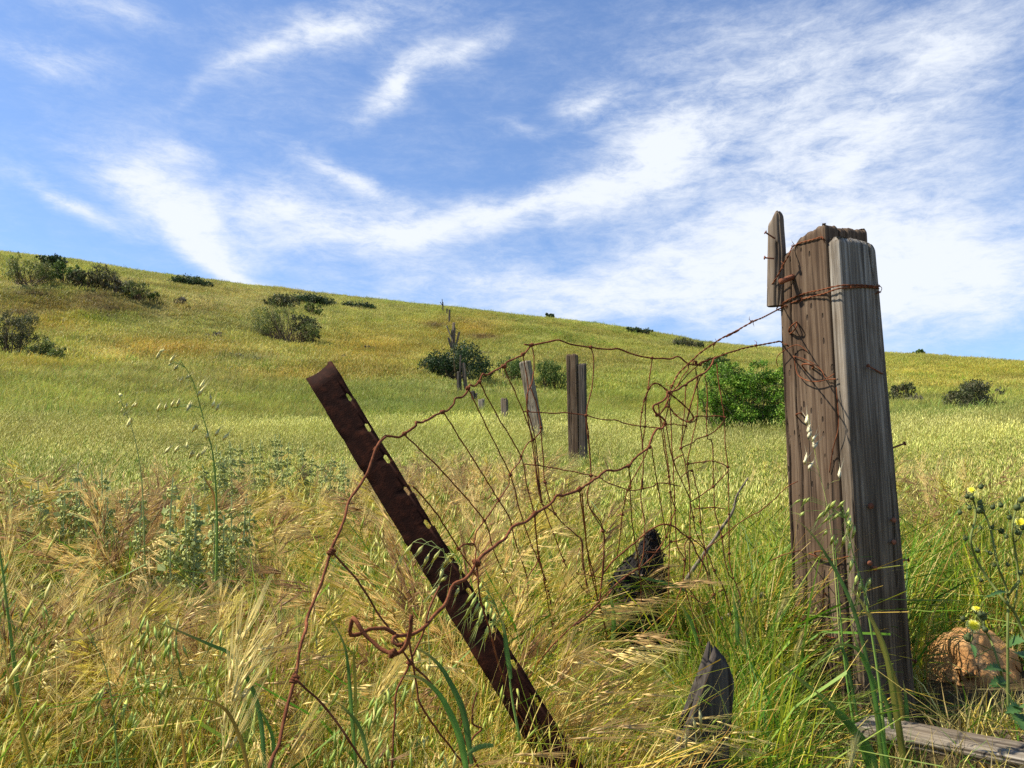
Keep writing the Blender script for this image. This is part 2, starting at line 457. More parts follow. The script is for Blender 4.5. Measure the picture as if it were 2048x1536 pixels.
# ------------------------------------------------------------------ ground, one sheet out to the horizon
def build_ground():
    m, nt = new_mat("pasture_soil")
    a = nd(nt, 'ShaderNodeAttribute', attribute_name='col')
    g = nd(nt, 'ShaderNodeNewGeometry')
    n = ntex(nt, g.outputs['Position'], 7, 8, .7); n2 = ntex(nt, g.outputs['Position'], 40, 4, .6)
    c = mixc(nt, 1.0, a.outputs['Color'], ramp(nt, n, [(.3, (.45, .42, .38)), (.5, (.85, .83, .8)), (.7, (1.25, 1.22, 1.15))]), 'MULTIPLY')
    c = mixc(nt, mth(nt, 'MULTIPLY', n2, .4), c, (.10, .07, .04))
    b = nd(nt, 'ShaderNodeBump'); b.inputs['Strength'].default_value = .8; b.inputs['Distance'].default_value = .06
    nt.links.new(mth(nt, 'ADD', n, mth(nt, 'MULTIPLY', n2, .4)), b.inputs['Height'])
    p = nd(nt, 'ShaderNodeBsdfPrincipled'); p.inputs['Roughness'].default_value = .95; p.inputs['Specular IOR Level'].default_value = .1
    nt.links.new(c, p.inputs['Base Color']); nt.links.new(b.outputs[0], p.inputs['Normal'])
    o = nd(nt, 'ShaderNodeOutputMaterial'); nt.links.new(p.outputs[0], o.inputs[0])
    ang = np.concatenate([np.linspace(-.75, .75, 300), np.linspace(.75, 2 * math.pi - .75, 130)[1:-1]])
    rad = np.concatenate([[0.02], np.geomspace(.4, 130, 230), np.geomspace(140, 1500, 24)])
    A, R = np.meshgrid(ang, rad)
    x, y = (R * np.sin(A)).ravel(), (R * np.cos(A)).ravel()
    z = terrain(x, y)
    na, nr = len(ang), len(rad)
    i, j = np.meshgrid(np.arange(nr - 1), np.arange(na), indexing='ij'); i, j = i.ravel(), j.ravel(); j2 = (j + 1) % na
    q = np.stack([i * na + j, i * na + j2, (i + 1) * na + j2, (i + 1) * na + j], 1)[:, ::-1]
    c = np.clip(pasture(x, y) * .8, 0, 1)
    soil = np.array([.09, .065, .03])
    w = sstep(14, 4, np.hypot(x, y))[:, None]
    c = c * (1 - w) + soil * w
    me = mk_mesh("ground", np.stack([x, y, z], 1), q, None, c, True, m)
    tag(ob("ground", me), "grassy hillside pasture rising to a long sloping ridge under the sky", None, None, "structure")
build_ground()

# ------------------------------------------------------------------ grasses
def blades(rng, n, rad, hr, wr, lean, curl, col, colvar=.25, wind=(0, 0), levels=4, base=None, az=None):
    if base is None:
        r = rad * np.sqrt(rng.random(n)); a0 = rng.random(n) * 6.283
        base = np.stack([r * np.cos(a0), r * np.sin(a0), np.zeros(n)], 1)
    L = hr[0] + (hr[1] - hr[0]) * rng.random(n) ** 1.3
    W = wr[0] + (wr[1] - wr[0]) * rng.random(n)
    az = rng.random(n) * 6.283 if az is None else az
    dr = np.stack([np.cos(az), np.sin(az)], 1)
    le = lean * rng.random(n); cu = curl * (rng.random(n) * 1.2 - .1)
    t = np.linspace(0, 1, levels + 1)
    hx = dr[:, None, :] * (le[:, None] * t + cu[:, None] * t ** 2.2)[..., None] + np.array(wind)[None, None, :] * (t ** 2)[None, :, None]
    hl = np.linalg.norm(hx, axis=2)
    zz = t[None, :] * np.sqrt(np.clip(1 - (hl * .75) ** 2, .08, 1))
    p = np.concatenate([hx * L[:, None, None], (zz * L[:, None])[..., None]], 2) + base[:, None, :]
    fa = rng.random(n) * 6.283
    side = np.stack([np.cos(fa), np.sin(fa), np.zeros(n)], 1)
    tw = (rng.random(n) - .5) * 2
    wprof = (1 - t ** 2.2) * (.75 + .5 * np.sin(np.minimum(t * 3, 1.57)))
    wprof[-1] = .06
    s = side[:, None, :] * (W[:, None] * wprof)[..., None] * .5
    s[..., 2] = (tw[:, None] * t) * W[:, None] * .3
    v = np.stack([p - s, p + s], 2).reshape(-1, 3)
    nl = levels + 1
    b = (np.arange(n) * nl * 2)[:, None] + (np.arange(levels) * 2)[None, :]
    b = b.ravel()
    q = np.stack([b, b + 1, b + 3, b + 2], 1)
    cols = np.array(col).reshape(-1, 3)
    ci = rng.integers(0, len(cols), n)
    c = cols[ci] * (1 + colvar * (rng.random((n, 1)) * 2 - 1)) * (1 + .12 * (rng.random((n, 3)) - .5))
    c = np.repeat(c, nl * 2, axis=0)
    return v, q, c, p
def spindle(p0, p1, w):
    """plump seed husk from p0 to p1: three-sided double cone"""
    p0 = np.asarray(p0); p1 = np.asarray(p1); n = len(p0)
    ax = p1 - p0; axn = ax / (np.linalg.norm(ax, axis=1)[:, None] + 1e-9)
    u = np.cross(axn, [.31, .95, .1]); u /= np.linalg.norm(u, axis=1)[:, None] + 1e-9
    w_ = np.cross(axn, u)
    vs = [p0]
    w = (np.zeros(n) + w)[:, None]
    for k in range(3):
        a = k * 2.0944
        vs.append(p0 + ax * .38 + (u * math.cos(a) + w_ * math.sin(a)) * w * .5)
    vs.append(p1)
    v = np.stack(vs, 1).reshape(-1, 3)
    b = (np.arange(n) * 5)[:, None]
    f = np.array([[0, 2, 1], [0, 3, 2], [0, 1, 3], [4, 1, 2], [4, 2, 3], [4, 3, 1]])
    return v, (b[:, :, None] + f[None]).reshape(-1, 3)
def hairs(p0, p1, w):
    """thin awn from p0 to a point p1"""
    n = len(p0); ax = p1 - p0
    s = np.cross(ax, [.2, 1, .15]); s /= np.linalg.norm(s, axis=1)[:, None] + 1e-9
    s = s * np.asarray(w).reshape(-1, 1) * .5
    v = np.stack([p0 - s, p0 + s, p1], 1).reshape(-1, 3)
    return v, np.arange(n * 3).reshape(-1, 3)

GREEN, YGREEN, DGREEN = (.12, .245, .015), (.34, .38, .022), (.055, .15, .015)
STRAW, GOLD, RED, TAN = (.76, .63, .20), (.60, .42, .055), (.36, .20, .03), (.56, .43, .12)
def green_tuft(seed, n=30, h=(.18, .60), w=(.003, .008)):
    rng = np.random.default_rng(seed); m = MB()
    v, q, c, _ = blades(rng, n, .10, h, w, .35, .75, [GREEN, GREEN, YGREEN, DGREEN, (.2, .27, .04)], .3, (.1, 0))
    m.add(v, q, None, c); return m
def dry_tuft(seed, n=46):
    rng = np.random.default_rng(seed); m = MB()
    v, q, c, _ = blades(rng, n, .13, (.16, .62), (.0013, .0036), .42, .65, [STRAW, GOLD, STRAW, YGREEN, RED, TAN, STRAW, YGREEN], .35, (.14, 0))
    m.add(v, q, None, c)
    v, q, c, _ = blades(rng, 5, .15, (.1, .26), (.002, .0045), 1.0, .5, [STRAW, TAN, RED], .3, (.1, 0), 3)
    v[:, 2] += .05 + .2 * rng.random()
    m.add(v, q, None, c); return m
def oat_tuft(seed, stems=5, cols=None, hi=True, k=(7, 13), h=(.42, .68), rad=.12, big=1.0):
    rng = np.random.default_rng(seed); m = MB()
    cols = cols or [(.38, .47, .08), (.52, .54, .12), (.78, .70, .26), (.68, .62, .18), (.46, .50, .09)]
    v, q, c, p = blades(rng, stems, rad, h, (.0024, .0032) if hi else (.004, .005), .12, .22, [(.22, .30, .06), (.36, .36, .10), (.45, .38, .14)], .2, (.09, 0), 6)
    m.add(v, q, None, c)
    for s in range(stems):
        ns = rng.integers(*k); t = .58 + .42 * np.sort(rng.random(ns)) ** .8
        x = t * 6; i = np.minimum(x.astype(int), 5); f = (x - i)[:, None]
        a = p[s][i] * (1 - f) + p[s][i + 1] * f
        az = rng.random(ns) * 6.283; out = (.014 + .05 * (1.05 - t)) * (.6 + .8 * rng.random(ns))
        e = a + np.stack([np.cos(az) * out + .008, np.sin(az) * out, .012 + .01 * rng.random(ns)], 1)
        L = big * (.026 + .020 * rng.random(ns))
        dr = np.stack([rng.normal(-.18, .36, ns), rng.normal(0, .34, ns), -np.ones(ns)], 1); dr /= np.linalg.norm(dr, axis=1)[:, None]
        tip = e + dr * L[:, None]
        v, t3 = spindle(e, tip, big * (.0048 + .0016 * rng.random(ns)))
        cc = np.array(cols)[rng.integers(0, len(cols), ns)] * (.8 + .45 * rng.random((ns, 1)))
        m.add(v, None, t3, np.repeat(cc, 5, 0))
        if hi:
            v, t3 = hairs(a, e, np.full(ns, .0012)); m.add(v, None, t3, np.repeat(cc * .8, 3, 0))
            for _ in range(2):
                v, t3 = hairs(tip - dr * L[:, None] * .25, tip + dr * (.022 * rng.random((ns, 1)) + .012) + (rng.random((ns, 3)) - .5) * .018, np.full(ns, .0011)); m.add(v, None, t3, np.repeat(cc * .8, 3, 0))
    v, q, c, _ = blades(rng, 9, rad, (.18, .42), (.003, .006), .4, .8, [GREEN, YGREEN, GOLD], .3, (.1, 0))
    m.add(v, q, None, c)
    return m
def brome_tuft(seed, stems=7, cols=None, side=1):
    rng = np.random.default_rng(seed); m = MB()
    cols = np.array(cols or [(.36, .225, .11), (.50, .36, .16), (.68, .53, .22), (.78, .66, .27), (.58, .50, .10), (.62, .50, .17)])
    az = rng.normal(0 if side > 0 else math.pi, .75, stems)
    v, q, c, p = blades(rng, stems, .09, (.40, .66), (.0018, .0028), .3, .6, [(.36, .36, .07), GOLD, (.42, .30, .10), (.2, .32, .05)], .2, (.1 * side, 0), 8, None, az)
    m.add(v, q, None, c)
    for s in range(stems):
        end = p[s][-1]; d0 = p[s][-1] - p[s][-3]; d0 = d0 / np.linalg.norm(d0) + np.array([0.15 * side, 0, -.18 - .3 * rng.random()])
        cc = cols[rng.integers(0, len(cols))]
        ns = rng.integers(13, 22)
        st = np.stack([p[s][-1] + (p[s][-3] - p[s][-1]) * f for f in rng.random(ns) * 1.5])
        dr = d0[None] + rng.normal(0, .15, (ns, 3)); dr /= np.linalg.norm(dr, axis=1)[:, None]
        L = .026 + .022 * rng.random(ns)
        st2 = st + dr * (.012 + .02 * rng.random((ns, 1)))
        v, t3 = hairs(st, st2, np.full(ns, .001)); m.add(v, None, t3, cc * .8)
        tip = st2 + dr * L[:, None]
        v, t3 = spindle(st2, tip, .0052); m.add(v, None, t3, np.repeat(cc * (.75 + .5 * rng.random((ns, 1))), 5, 0))
        for _ in range(7):
            f = rng.random((ns, 1))
            a = st2 + (tip - st2) * f
            v, t3 = hairs(a, a + (dr + rng.normal(0, .08, (ns, 3))) * (.045 + .045 * rng.random((ns, 1))), np.full(ns, .0015))
            m.add(v, None, t3, np.repeat(cc * (.8 + .6 * rng.random((ns, 1))), 3, 0))
    v, q, c, _ = blades(rng, 14, .1, (.1, .34), (.0015, .004), .6, .9, [GOLD, STRAW, YGREEN, RED], .3, (.1 * side, 0))
    m.add(v, q, None, c)
    return m
def barley_tuft(seed, stems=4):
    rng = np.random.default_rng(seed); m = MB()
    v, q, c, p = blades(rng, stems, .07, (.24, .40), (.0025, .0035), .35, .3, [(.17, .28, .04), (.26, .33, .06)], .2, (.05, 0), 6)
    m.add(v, q, None, c)
    for s in range(stems):
        d0 = p[s][-1] - p[s][-2]; d0 /= np.linalg.norm(d0)
        n = 90; f = rng.random((n, 1)); base = p[s][-1] + d0 * f * .075
        dr = d0 + rng.normal(0, .24, (n, 3)); cc = np.array([(.36, .42, .10), (.52, .48, .20), (.30, .38, .09)])[rng.integers(0, 3)]
        v, t3 = hairs(base, base + dr * (.035 + .025 * rng.random((n, 1))), np.full(n, .0016)); m.add(v, None, t3, np.repeat(cc * (.7 + .6 * rng.random((n, 1))), 3, 0))
        v, t3 = spindle(p[s][-1][None], (p[s][-1] + d0 * .085)[None], .011); m.add(v, None, t3, cc * .9)
    v, q, c, _ = blades(rng, 12, .08, (.12, .34), (.004, .008), .4, .7, [GREEN, YGREEN, DGREEN], .3)
    m.add(v, q, None, c)
    return m
def meadow_clump(seed, rad=.34, n=90, h=(.16, .44), w=(.006, .012), heads=26, hl=.05):
    rng = np.random.default_rng(seed); m = MB()
    v, q, c, p = blades(rng, n, rad, h, w, .35, .6, [(1, 1, 1), (.78, 1.0, .7), (1.2, 1.08, 1.15), (1.1, .9, .7)], .3, (.1, 0), 3)
    m.add(v, q, None, c)
    if heads:
        i = rng.choice(n, heads, replace=False); a = p[i, -1]
        dr = np.stack([.32 + .4 * (rng.random(heads) - .5), .6 * (rng.random(heads) - .5), np.ones(heads)], 1)
        L = hl * (.6 + .8 * rng.random((heads, 1)))
        v, t3 = spindle(a, a + dr * L, hl * .105)
        m.add(v, None, t3, np.repeat(np.array([1.75, 1.65, 2.2]) * (.75 + .4 * rng.random((heads, 1))), 5, 0))
    return m

SCREENS = [  # plants stand short in front of these: picture columns, depth, the row the tips stay under
    (1240, 1600, 1.56, 1575), (1620, 2500, 2.10, 1545), (1790, 2500, 2.74, 1412), (-60, 545, 2.45, 1140), (420, 720, 3.6, 990), (1540, 1720, 2.3, 1345), (1700, 1900, 2.3, 1455), (1010, 1440, 2.32, 1262), (1540, 2600, 2.0, 1450), (1115, 1185, 9.7, 958), (1030, 1085, 12.4, 872),
    (590, 1000, 1.36, 1230), (560, 1130, 1.2, 1390), (1100, 1600, 2.1, 1190), (-200, 560, 1.15, 1380), (-200, 2300, 1.6, 1130)]
def field(rng, n, r0, r1, power=1.0, half=.74):
    a = (rng.random(n) * 2 - 1) * half
    r = (r0 ** (2 * power) + (r1 ** (2 * power) - r0 ** (2 * power)) * rng.random(n)) ** (1 / (2 * power))
    return r * np.sin(a), r * np.cos(a)
def cap_height(x, y, z, nominal):
    px, py = topix(x, y, z)
    sc = np.ones(len(x))
    for (a, b, d, row) in SCREENS:
        w = (px > a) & (px < b) & (y < d)
        t = (CY - row) / F
        zz = CAMZ + y * (sp + t * cp) / (cp - t * sp)
        sc = np.where(w, np.minimum(sc, (zz - z) / nominal), sc)
    return sc
KEEP_OUT = []   # discs where nothing grows: x, y, radius
def grass_object(name, label, tufts, x, y, tint, nominal, smin=.8, smax=1.25, seed=1, tilt=.12, cat="grass", pick=None, limit=1.0):
    rng = np.random.default_rng(seed)
    ok = np.ones(len(x), bool)
    for (kx, ky, kr) in KEEP_OUT: ok &= (x - kx) ** 2 + (y - ky) ** 2 > kr * kr
    z = terrain(x, y)
    s = smin + (smax - smin) * rng.random(len(x))
    cap = cap_height(x, y, z, nominal * 1.1)
    s2 = np.minimum(s, np.maximum(cap, limit * s * .55) if limit < 1 else cap)
    ok &= s2 > .22
    x, y, z, s, s2, tint = x[ok], y[ok], z[ok], s[ok], s2[ok], tint[ok]
    if pick is not None: pick = pick[ok]
    n = len(x)
    me = bpy.data.meshes.new(name + "_points")
    me.vertices.add(n); me.vertices.foreach_set("co", np.stack([x, y, z - .01], 1).astype(np.float32).ravel())
    rot = np.stack([rng.normal(0, tilt, n), rng.normal(0, tilt, n), rng.normal(0, .9, n)], 1).astype(np.float32)
    me.attributes.new("rot", 'FLOAT_VECTOR', 'POINT').data.foreach_set("vector", rot.ravel())
    sc = np.stack([s2, s2, s2], 1).astype(np.float32)
    me.attributes.new("siz", 'FLOAT_VECTOR', 'POINT').data.foreach_set("vector", sc.ravel())
    me.attributes.new("pick", 'INT', 'POINT').data.foreach_set("value", (rng.integers(0, len(tufts), n) if pick is None else pick).astype(np.int32))
    tc4 = np.ones((n, 4), np.float32); tc4[:, :3] = tint
    me.attributes.new("tint", 'FLOAT_COLOR', 'POINT').data.foreach_set("color", tc4.ravel())
    coll = bpy.data.collections.new(name + "_tufts")
    for i, t in enumerate(tufts):
        o = bpy.data.objects.new("%s_tuft_%02d" % (name, i), t.mesh(name + "_tuft", M_GRASS)); coll.objects.link(o)
    ng = bpy.data.node_groups.new(name, 'GeometryNodeTree')
    ng.interface.new_socket("Geometry", in_out='INPUT', socket_type='NodeSocketGeometry')
    ng.interface.new_socket("Geometry", in_out='OUTPUT', socket_type='NodeSocketGeometry')
    gi, go = ng.nodes.new('NodeGroupInput'), ng.nodes.new('NodeGroupOutput')
    ci = ng.nodes.new('GeometryNodeCollectionInfo'); ci.inputs['Collection'].default_value = coll
    ci.inputs['Separate Children'].default_value = True; ci.inputs['Reset Children'].default_value = True
    ip = ng.nodes.new('GeometryNodeInstanceOnPoints'); ip.inputs['Pick Instance'].default_value = True
    def attr(nm, ty):
        a = ng.nodes.new('GeometryNodeInputNamedAttribute'); a.data_type = ty; a.inputs['Name'].default_value = nm
        return a.outputs['Attribute']
    L = ng.links.new
    er = ng.nodes.new('FunctionNodeEulerToRotation'); L(attr("rot", 'FLOAT_VECTOR'), er.inputs[0])
    L(gi.outputs[0], ip.inputs['Points']); L(ci.outputs[0], ip.inputs['Instance']); L(attr("pick", 'INT'), ip.inputs['Instance Index'])
    L(er.outputs[0], ip.inputs['Rotation']); L(attr("siz", 'FLOAT_VECTOR'), ip.inputs['Scale']); L(ip.outputs[0], go.inputs[0])
    o = ob(name, me)
    md = o.modifiers.new("grow", 'NODES'); md.node_group = ng
    tag(o, label, cat, None, "stuff")
    return n
def zone(x, y, cx, cy, rx, ry):
    """weight of a picture region, by where a knee-high plant stands"""
    px, py = topix(x, y, terrain(x, y) + .3)
    return np.exp(-((px - cx) / rx) ** 2 - ((py - cy) / ry) ** 2)
def sow(seed, n, r0, r1, weight, power=.8, half=.74):
    rng = np.random.default_rng(seed)
    x, y = field(rng, n, r0, r1, power, half)
    keep = rng.random(n) < np.clip(weight(x, y), 0, 1)
    return x[keep], y[keep]
def shade_var(x, y, seed, amt=.25):
    n = fbm(v3(x * 1.3, y * 1.3), 3, seed); m = fbm(v3(x * .5, y * .5), 2, seed + 3)
    return np.stack([1 + amt * n + .12 * m, 1 + amt * n, 1 + amt * n - .1 * m], 1)
def patchy(x, y, seed, f=.9): return fbm(v3(x * f, y * f), 3, seed)
def build_grass():
    total = 0
    # green blades
    w = lambda x, y: np.clip(.50 + .8 * patchy(x, y, 3) + .7 * zone(x, y, 1700, 1420, 420, 200) + .5 * zone(x, y, 1330, 1150, 260, 260) + .25 * zone(x, y, 830, 1000, 200, 120) - .5 * zone(x, y, 250, 1330, 450, 230), .05, 1)
    x, y = sow(11, 10500, 1.05, 10, w, .62)
    t = shade_var(x, y, 5)
    total += grass_object("green_grass", "fresh green blades of grass growing through the dry pasture", [green_tuft(100 + i) for i in range(5)], x, y, t * np.array([1.2, 1.15, 1.1]), .58, .7, 1.15, 21)
    # dry undergrowth
    w = lambda x, y: np.clip(.50 + .6 * patchy(x, y, 13) - .30 * sstep(2.4, 4.5, y) - .62 * zone(x, y, 1700, 1420, 380, 200) + .3 * zone(x, y, 250, 1330, 450, 230), .06, 1)
    x, y = sow(12, 8800, 1.12, 10, w, .62)
    total += grass_object("dry_grass", "golden and straw coloured dry grass tangled among the green", [dry_tuft(200 + i) for i in range(5)], x, y, shade_var(x, y, 6, .3) * 1.18, .58, .7, 1.15, 22)
    # wild oats
    w = lambda x, y: np.clip(.16 + .5 * patchy(x, y, 23) + .22 * sstep(2.6, 5, y) - .3 * zone(x, y, 1600, 1400, 500, 160), .04, 1)
    x, y = sow(13, 4200, 1.12, 10, w, .7)
    total += grass_object("wild_oat_grass", "wild oats with hanging pale seed husks filling the field", [oat_tuft(300 + i, big=1.2) for i in range(6)], x, y, shade_var(x, y, 7, .2), .66, .8, 1.12, 23, .10)
    # brome
    w = lambda x, y: np.clip(-.08 + .55 * patchy(x, y, 33) + .8 * zone(x, y, 250, 1290, 420, 170) + .45 * zone(x, y, 900, 1020, 230, 60) + .5 * zone(x, y, 1000, 1280, 240, 160) + .35 * zone(x, y, 1880, 1120, 200, 120), 0, 1)
    x, y = sow(14, 4200, 1.1, 7, w, .62)
    total += grass_object("brome_grass", "tan and purplish brome grass with long drooping bristly heads", [brome_tuft(400 + i, side=1 if i % 3 else -1) for i in range(6)], x, y, shade_var(x, y, 8, .25), .6, .75, 1.15, 24)
    # big green oats right in front
    w = lambda x, y: np.clip(.25 + .9 * patchy(x, y, 43, 1.6) - .12 + .12 * zone(x, y, 300, 1450, 400, 150), 0, 1)
    x, y = sow(17, 190, 1.0, 2.3, w, .6)
    total += grass_object("green_oat_grass", "green wild oats with plump husks at the front of the field", [oat_tuft(350 + i, 4, [(.36, .48, .10), (.46, .54, .15), (.60, .60, .22), (.32, .42, .09)], big=1.3, k=(9, 15), rad=.09) for i in range(5)], x, y, shade_var(x, y, 17, .2), .66, .7, 1.0, 29, .12)
    # barley
    w = lambda x, y: np.clip(.9 * zone(x, y, 1900, 1430, 200, 120) + .35 * zone(x, y, 1600, 1330, 260, 160) + .10, 0, 1)
    x, y = sow(15, 420, 1.3, 3.2, w, .7)
    total += grass_object("foxtail_barley", "green bristly foxtail barley heads around the foot of the tall post", [barley_tuft(500 + i) for i in range(4)], x, y, shade_var(x, y, 9, .2), .42, .75, 1.1, 25)
    # broad fresh blades by the posts
    w = lambda x, y: np.clip(1.0 * zone(x, y, 1690, 1420, 170, 140) + .5 * zone(x, y, 1480, 1300, 160, 120) + .35 * zone(x, y, 900, 1500, 260, 120) + .2 * zone(x, y, 420, 1450, 200, 100) + .3 * zone(x, y, 1900, 1300, 160, 140), 0, 1)
    x, y = sow(21, 620, 1.15, 2.6, w, .7)
    total += grass_object("broad_green_grass", "broad bright green grass blades springing up around the foot of the posts", [green_tuft(950 + i, 11, (.20, .46), (.007, .0135)) for i in range(5)], x, y, shade_var(x, y, 19, .2) * np.array([1.0, 1.12, 1.3]), .44, .8, 1.2, 33, .12, limit=.6)
    # fallen straw over the soil
    x, y = sow(18, 5200, .9, 5.5, lambda x, y: np.ones(len(x)), .62)
    tl = []
    for i in range(4):
        r2 = np.random.default_rng(900 + i); m = MB()
        v, q, c, _ = blades(r2, 44, .14, (.06, .22), (.0018, .005), 1.25, .5, [STRAW, TAN, GOLD, (.36, .27, .11), GREEN, (.25, .2, .08)], .35, (.1, 0), 3); v[:, 2] += .012
        m.add(v, q, None, c); tl.append(m)
    total += grass_object("straw_litter", "fallen straw and short sprouts covering the soil between the grasses", tl, x, y, shade_var(x, y, 18, .3), .10, .7, 1.2, 30, .1)
    # middle field, oats in seed
    rng = np.random.default_rng(16)
    x, y = field(rng, 10500, 4.2, 15, .62, .70)
    pt = patchy(x, y, 61, .5)
    t = pasture(x, y) * (1 + .15 * rng.normal(0, 1, (len(x), 1)) + .15 * pt[:, None])
    total += grass_object("oat_meadow", "pale seeded meadow grass spreading from the fence to the foot of the hill",
        [meadow_clump(600 + i, .30, 130, (.16, .48), (.003, .007), (30, 22, 10, 3)[i], .062) for i in range(4)], x, y, np.clip(t, .02, .85), .44, .8, 1.25, 26, pick=np.clip(1.6 - 2.6 * pt + rng.normal(0, .6, len(x)), 0, 3.4).astype(int))
    x, y = field(rng, 13000, 12, 26, .66, .70)
    t = pasture(x, y) * (1 + .12 * rng.normal(0, 1, (len(x), 1)))
    total += grass_object("lower_meadow", "light green meadow grass at the foot of the hill behind the near oats",
        [meadow_clump(640 + i, .34, 90, (.12, .34), (.006, .013), 4, .04) for i in range(4)], x, y, np.clip(t, .02, .85), .34, .75, 1.2, 28)
    # the hill
    x, y = field(rng, 52000, 21, 79, .72, .70)
    t = pasture(x, y) * (1 + .07 * rng.normal(0, 1, (len(x), 1)))
    total += grass_object("hill_grass", "olive green and ochre grass covering the whole hillside", [meadow_clump(700 + i, .5, 80, (.06, .17), (.012, .026), 0, .06) for i in range(4)], x, y, np.clip(t, .02, .85), .22, .7, 1.3, 27, .15)
    # rank clumps that break up the slope
    x, y = sow(19, 5200, 16, 76, lambda x, y: np.clip(.15 + 1.1 * patchy(x, y, 71, .25), 0, 1), .72, .70)
    t = pasture(x, y) * np.array([.62, .80, .60]) * (1 + .2 * np.random.default_rng(3).normal(0, 1, (len(x), 1)))
    total += grass_object("rank_grass", "darker rank grass clumps dotted over the hillside", [meadow_clump(740 + i, .36, 70, (.16, .40), (.010, .022), 0, .06) for i in range(4)], x, y, np.clip(t, .02, .85), .4, .5, 1.25, 31, .2)
    x, y = sow(20, 5200, 16, 76, lambda x, y: np.clip(.05 + 1.1 * patchy(x, y, 73, .2), 0, 1), .72, .70)
    t = pasture(x, y) * np.array([1.35, 1.25, 1.5])
    total += grass_object("seeding_grass", "pale seeding grass in loose drifts over the hillside", [meadow_clump(760 + i, .4, 60, (.14, .36), (.008, .016), 12, .07) for i in range(4)], x, y, np.clip(t, .02, .8), .4, .6, 1.2, 32, .2)
    print("grass tufts", total)
# ------------------------------------------------------------------ timber
def timber(x0, x1, y0, y1, h, seed, M=120, H=60, corner=.008, grain=.0022, cracks=7, crack_d=.009, topfn=None, taper=None, wear=.012, round_top=.02, warp=.004):
    """weathered squared timber standing on z=0: grain ridges, drying cracks, worn top; returns verts, quads, tris"""
    rng = np.random.default_rng(seed)
    w, d = x1 - x0, y1 - y0
    per = np.linspace(0, 2 * (w + d), M, endpoint=False)
    x = np.where(per < w, per, np.where(per < w + d, w, np.where(per < 2 * w + d, 2 * w + d - per, 0)))
    y = np.where(per < w, 0, np.where(per < w + d, per - w, np.where(per < 2 * w + d, d, 2 * w + 2 * d - per)))
    cx, cy = w / 2, d / 2
    # round the corners
    dx, dy = np.minimum(x, w - x), np.minimum(y, d - y)
    ex, ey = np.clip(corner - dx, 0, None), np.clip(corner - dy, 0, None)
    nearc = np.minimum(np.maximum(dx, dy), corner)
    pull = (corner - nearc) * .35
    x = x + np.sign(cx - x) * pull * (np.abs(x - cx) > 1e-6); y = y + np.sign(cy - y) * pull * (np.abs(y - cy) > 1e-6)
    nx = np.where(np.minimum(per % 1e9, 1e9) < 0, 0, np.where((per < w), 0, np.where(per < w + d, 1, np.where(per < 2 * w + d, 0, -1))))
    ny = np.where(per < w, -1, np.where(per < w + d, 0, np.where(per < 2 * w + d, 1, 0)))
    zs = np.concatenate([np.linspace(0, 1 - round_top / h * 1.5, H - 5), 1 - round_top / h * np.array([1.1, .75, .42, .18, 0])])
    V = []
    cpos = rng.random(cracks) * 2 * (w + d); cz = rng.random(cracks); cl = .25 + .7 * rng.random(cracks); cw = .0022 + .0022 * rng.random(cracks)
    for i, t in enumerate(zs):
        z = t * h
        tx, ty = taper(t) if taper else (1, 1)
        top = (topfn(x0 + x, y0 + y) if topfn else 0) + wear * fbm(v3(x * 55 + seed, y * 55, np.full(M, 1.0)), 3, seed + 2)
        zz = z + top * sstep(.55, 1, t)
        g = fbm(v3(x * 95 + seed * 3, y * 95, z * 2.2 + 0 * x), 3, seed) * grain + fbm(v3(x * 18, y * 18, z * 3 + 0 * x), 2, seed + 5) * warp
        for k in range(cracks):
            dd = np.abs(per - cpos[k] - .006 * math.sin(z * 6 + k) - .003 * math.sin(z * 21 + 2 * k))
            if abs(t - cz[k]) < cl[k] / 2 or (k % 3 == 0 and t > cz[k]):
                g = g - crack_d * np.exp(-(dd / cw[k]) ** 2) * (1 if t < .985 else .6)
        r = max(0.0, (t - (1 - round_top / h)) / (round_top / h))
        ins = round_top * .55 * r ** 2
        X = x0 + x * tx + nx * (g - ins) ; Y = y0 + y * ty + ny * (g - ins)
        V.append(np.stack([X, Y, zz - 0 * X], 1))
    c = V[-1].mean(0)
    for f in (.62, .25):
        p = c + (V[len(zs) - 1] - c) * f
        p[:, 2] = V[len(zs) - 1][:, 2] * f + (V[len(zs) - 1][:, 2].mean()) * (1 - f) + .003 + .004 * fbm(v3(p[:, 0] * 130, p[:, 1] * 130), 2, seed + 9)
        V.append(p)
    n = len(V)
    v = np.concatenate(V + [np.array([[c[0], c[1], V[-1][:, 2].mean()]])])
    k = np.arange(M); k2 = (k + 1) % M
    q = np.concatenate([np.stack([i * M + k, i * M + k2, (i + 1) * M + k2, (i + 1) * M + k], 1) for i in range(n - 1)])
    t3 = np.stack([(n - 1) * M + k, (n - 1) * M + k2, k * 0 + n * M], 1)
    return v, q, t3
def frame(origin, z, xhint):
    z = np.array(z) / np.linalg.norm(z); x = np.array(xhint, float); x = x - z * np.dot(x, z); x /= np.linalg.norm(x)
    y = np.cross(z, x)
    m = Matrix.Identity(4)
    for i in range(3):
        m[i][0], m[i][1], m[i][2], m[i][3] = x[i], y[i], z[i], origin[i]
    return m
def loc_of(m, pts):
    A = np.array(m); R, T = A[:3, :3], A[:3, 3]
    return (np.asarray(pts) - T) @ R
def wld_of(m, pts):
    A = np.array(m); return np.asarray(pts) @ A[:3, :3].T + A[:3, 3]
def on_plane(px, py, p0, n):
    r = raydir(px, py); o = np.array([0, 0, CAMZ])
    return o + r * (np.dot(p0 - o, n) / np.dot(r, n))

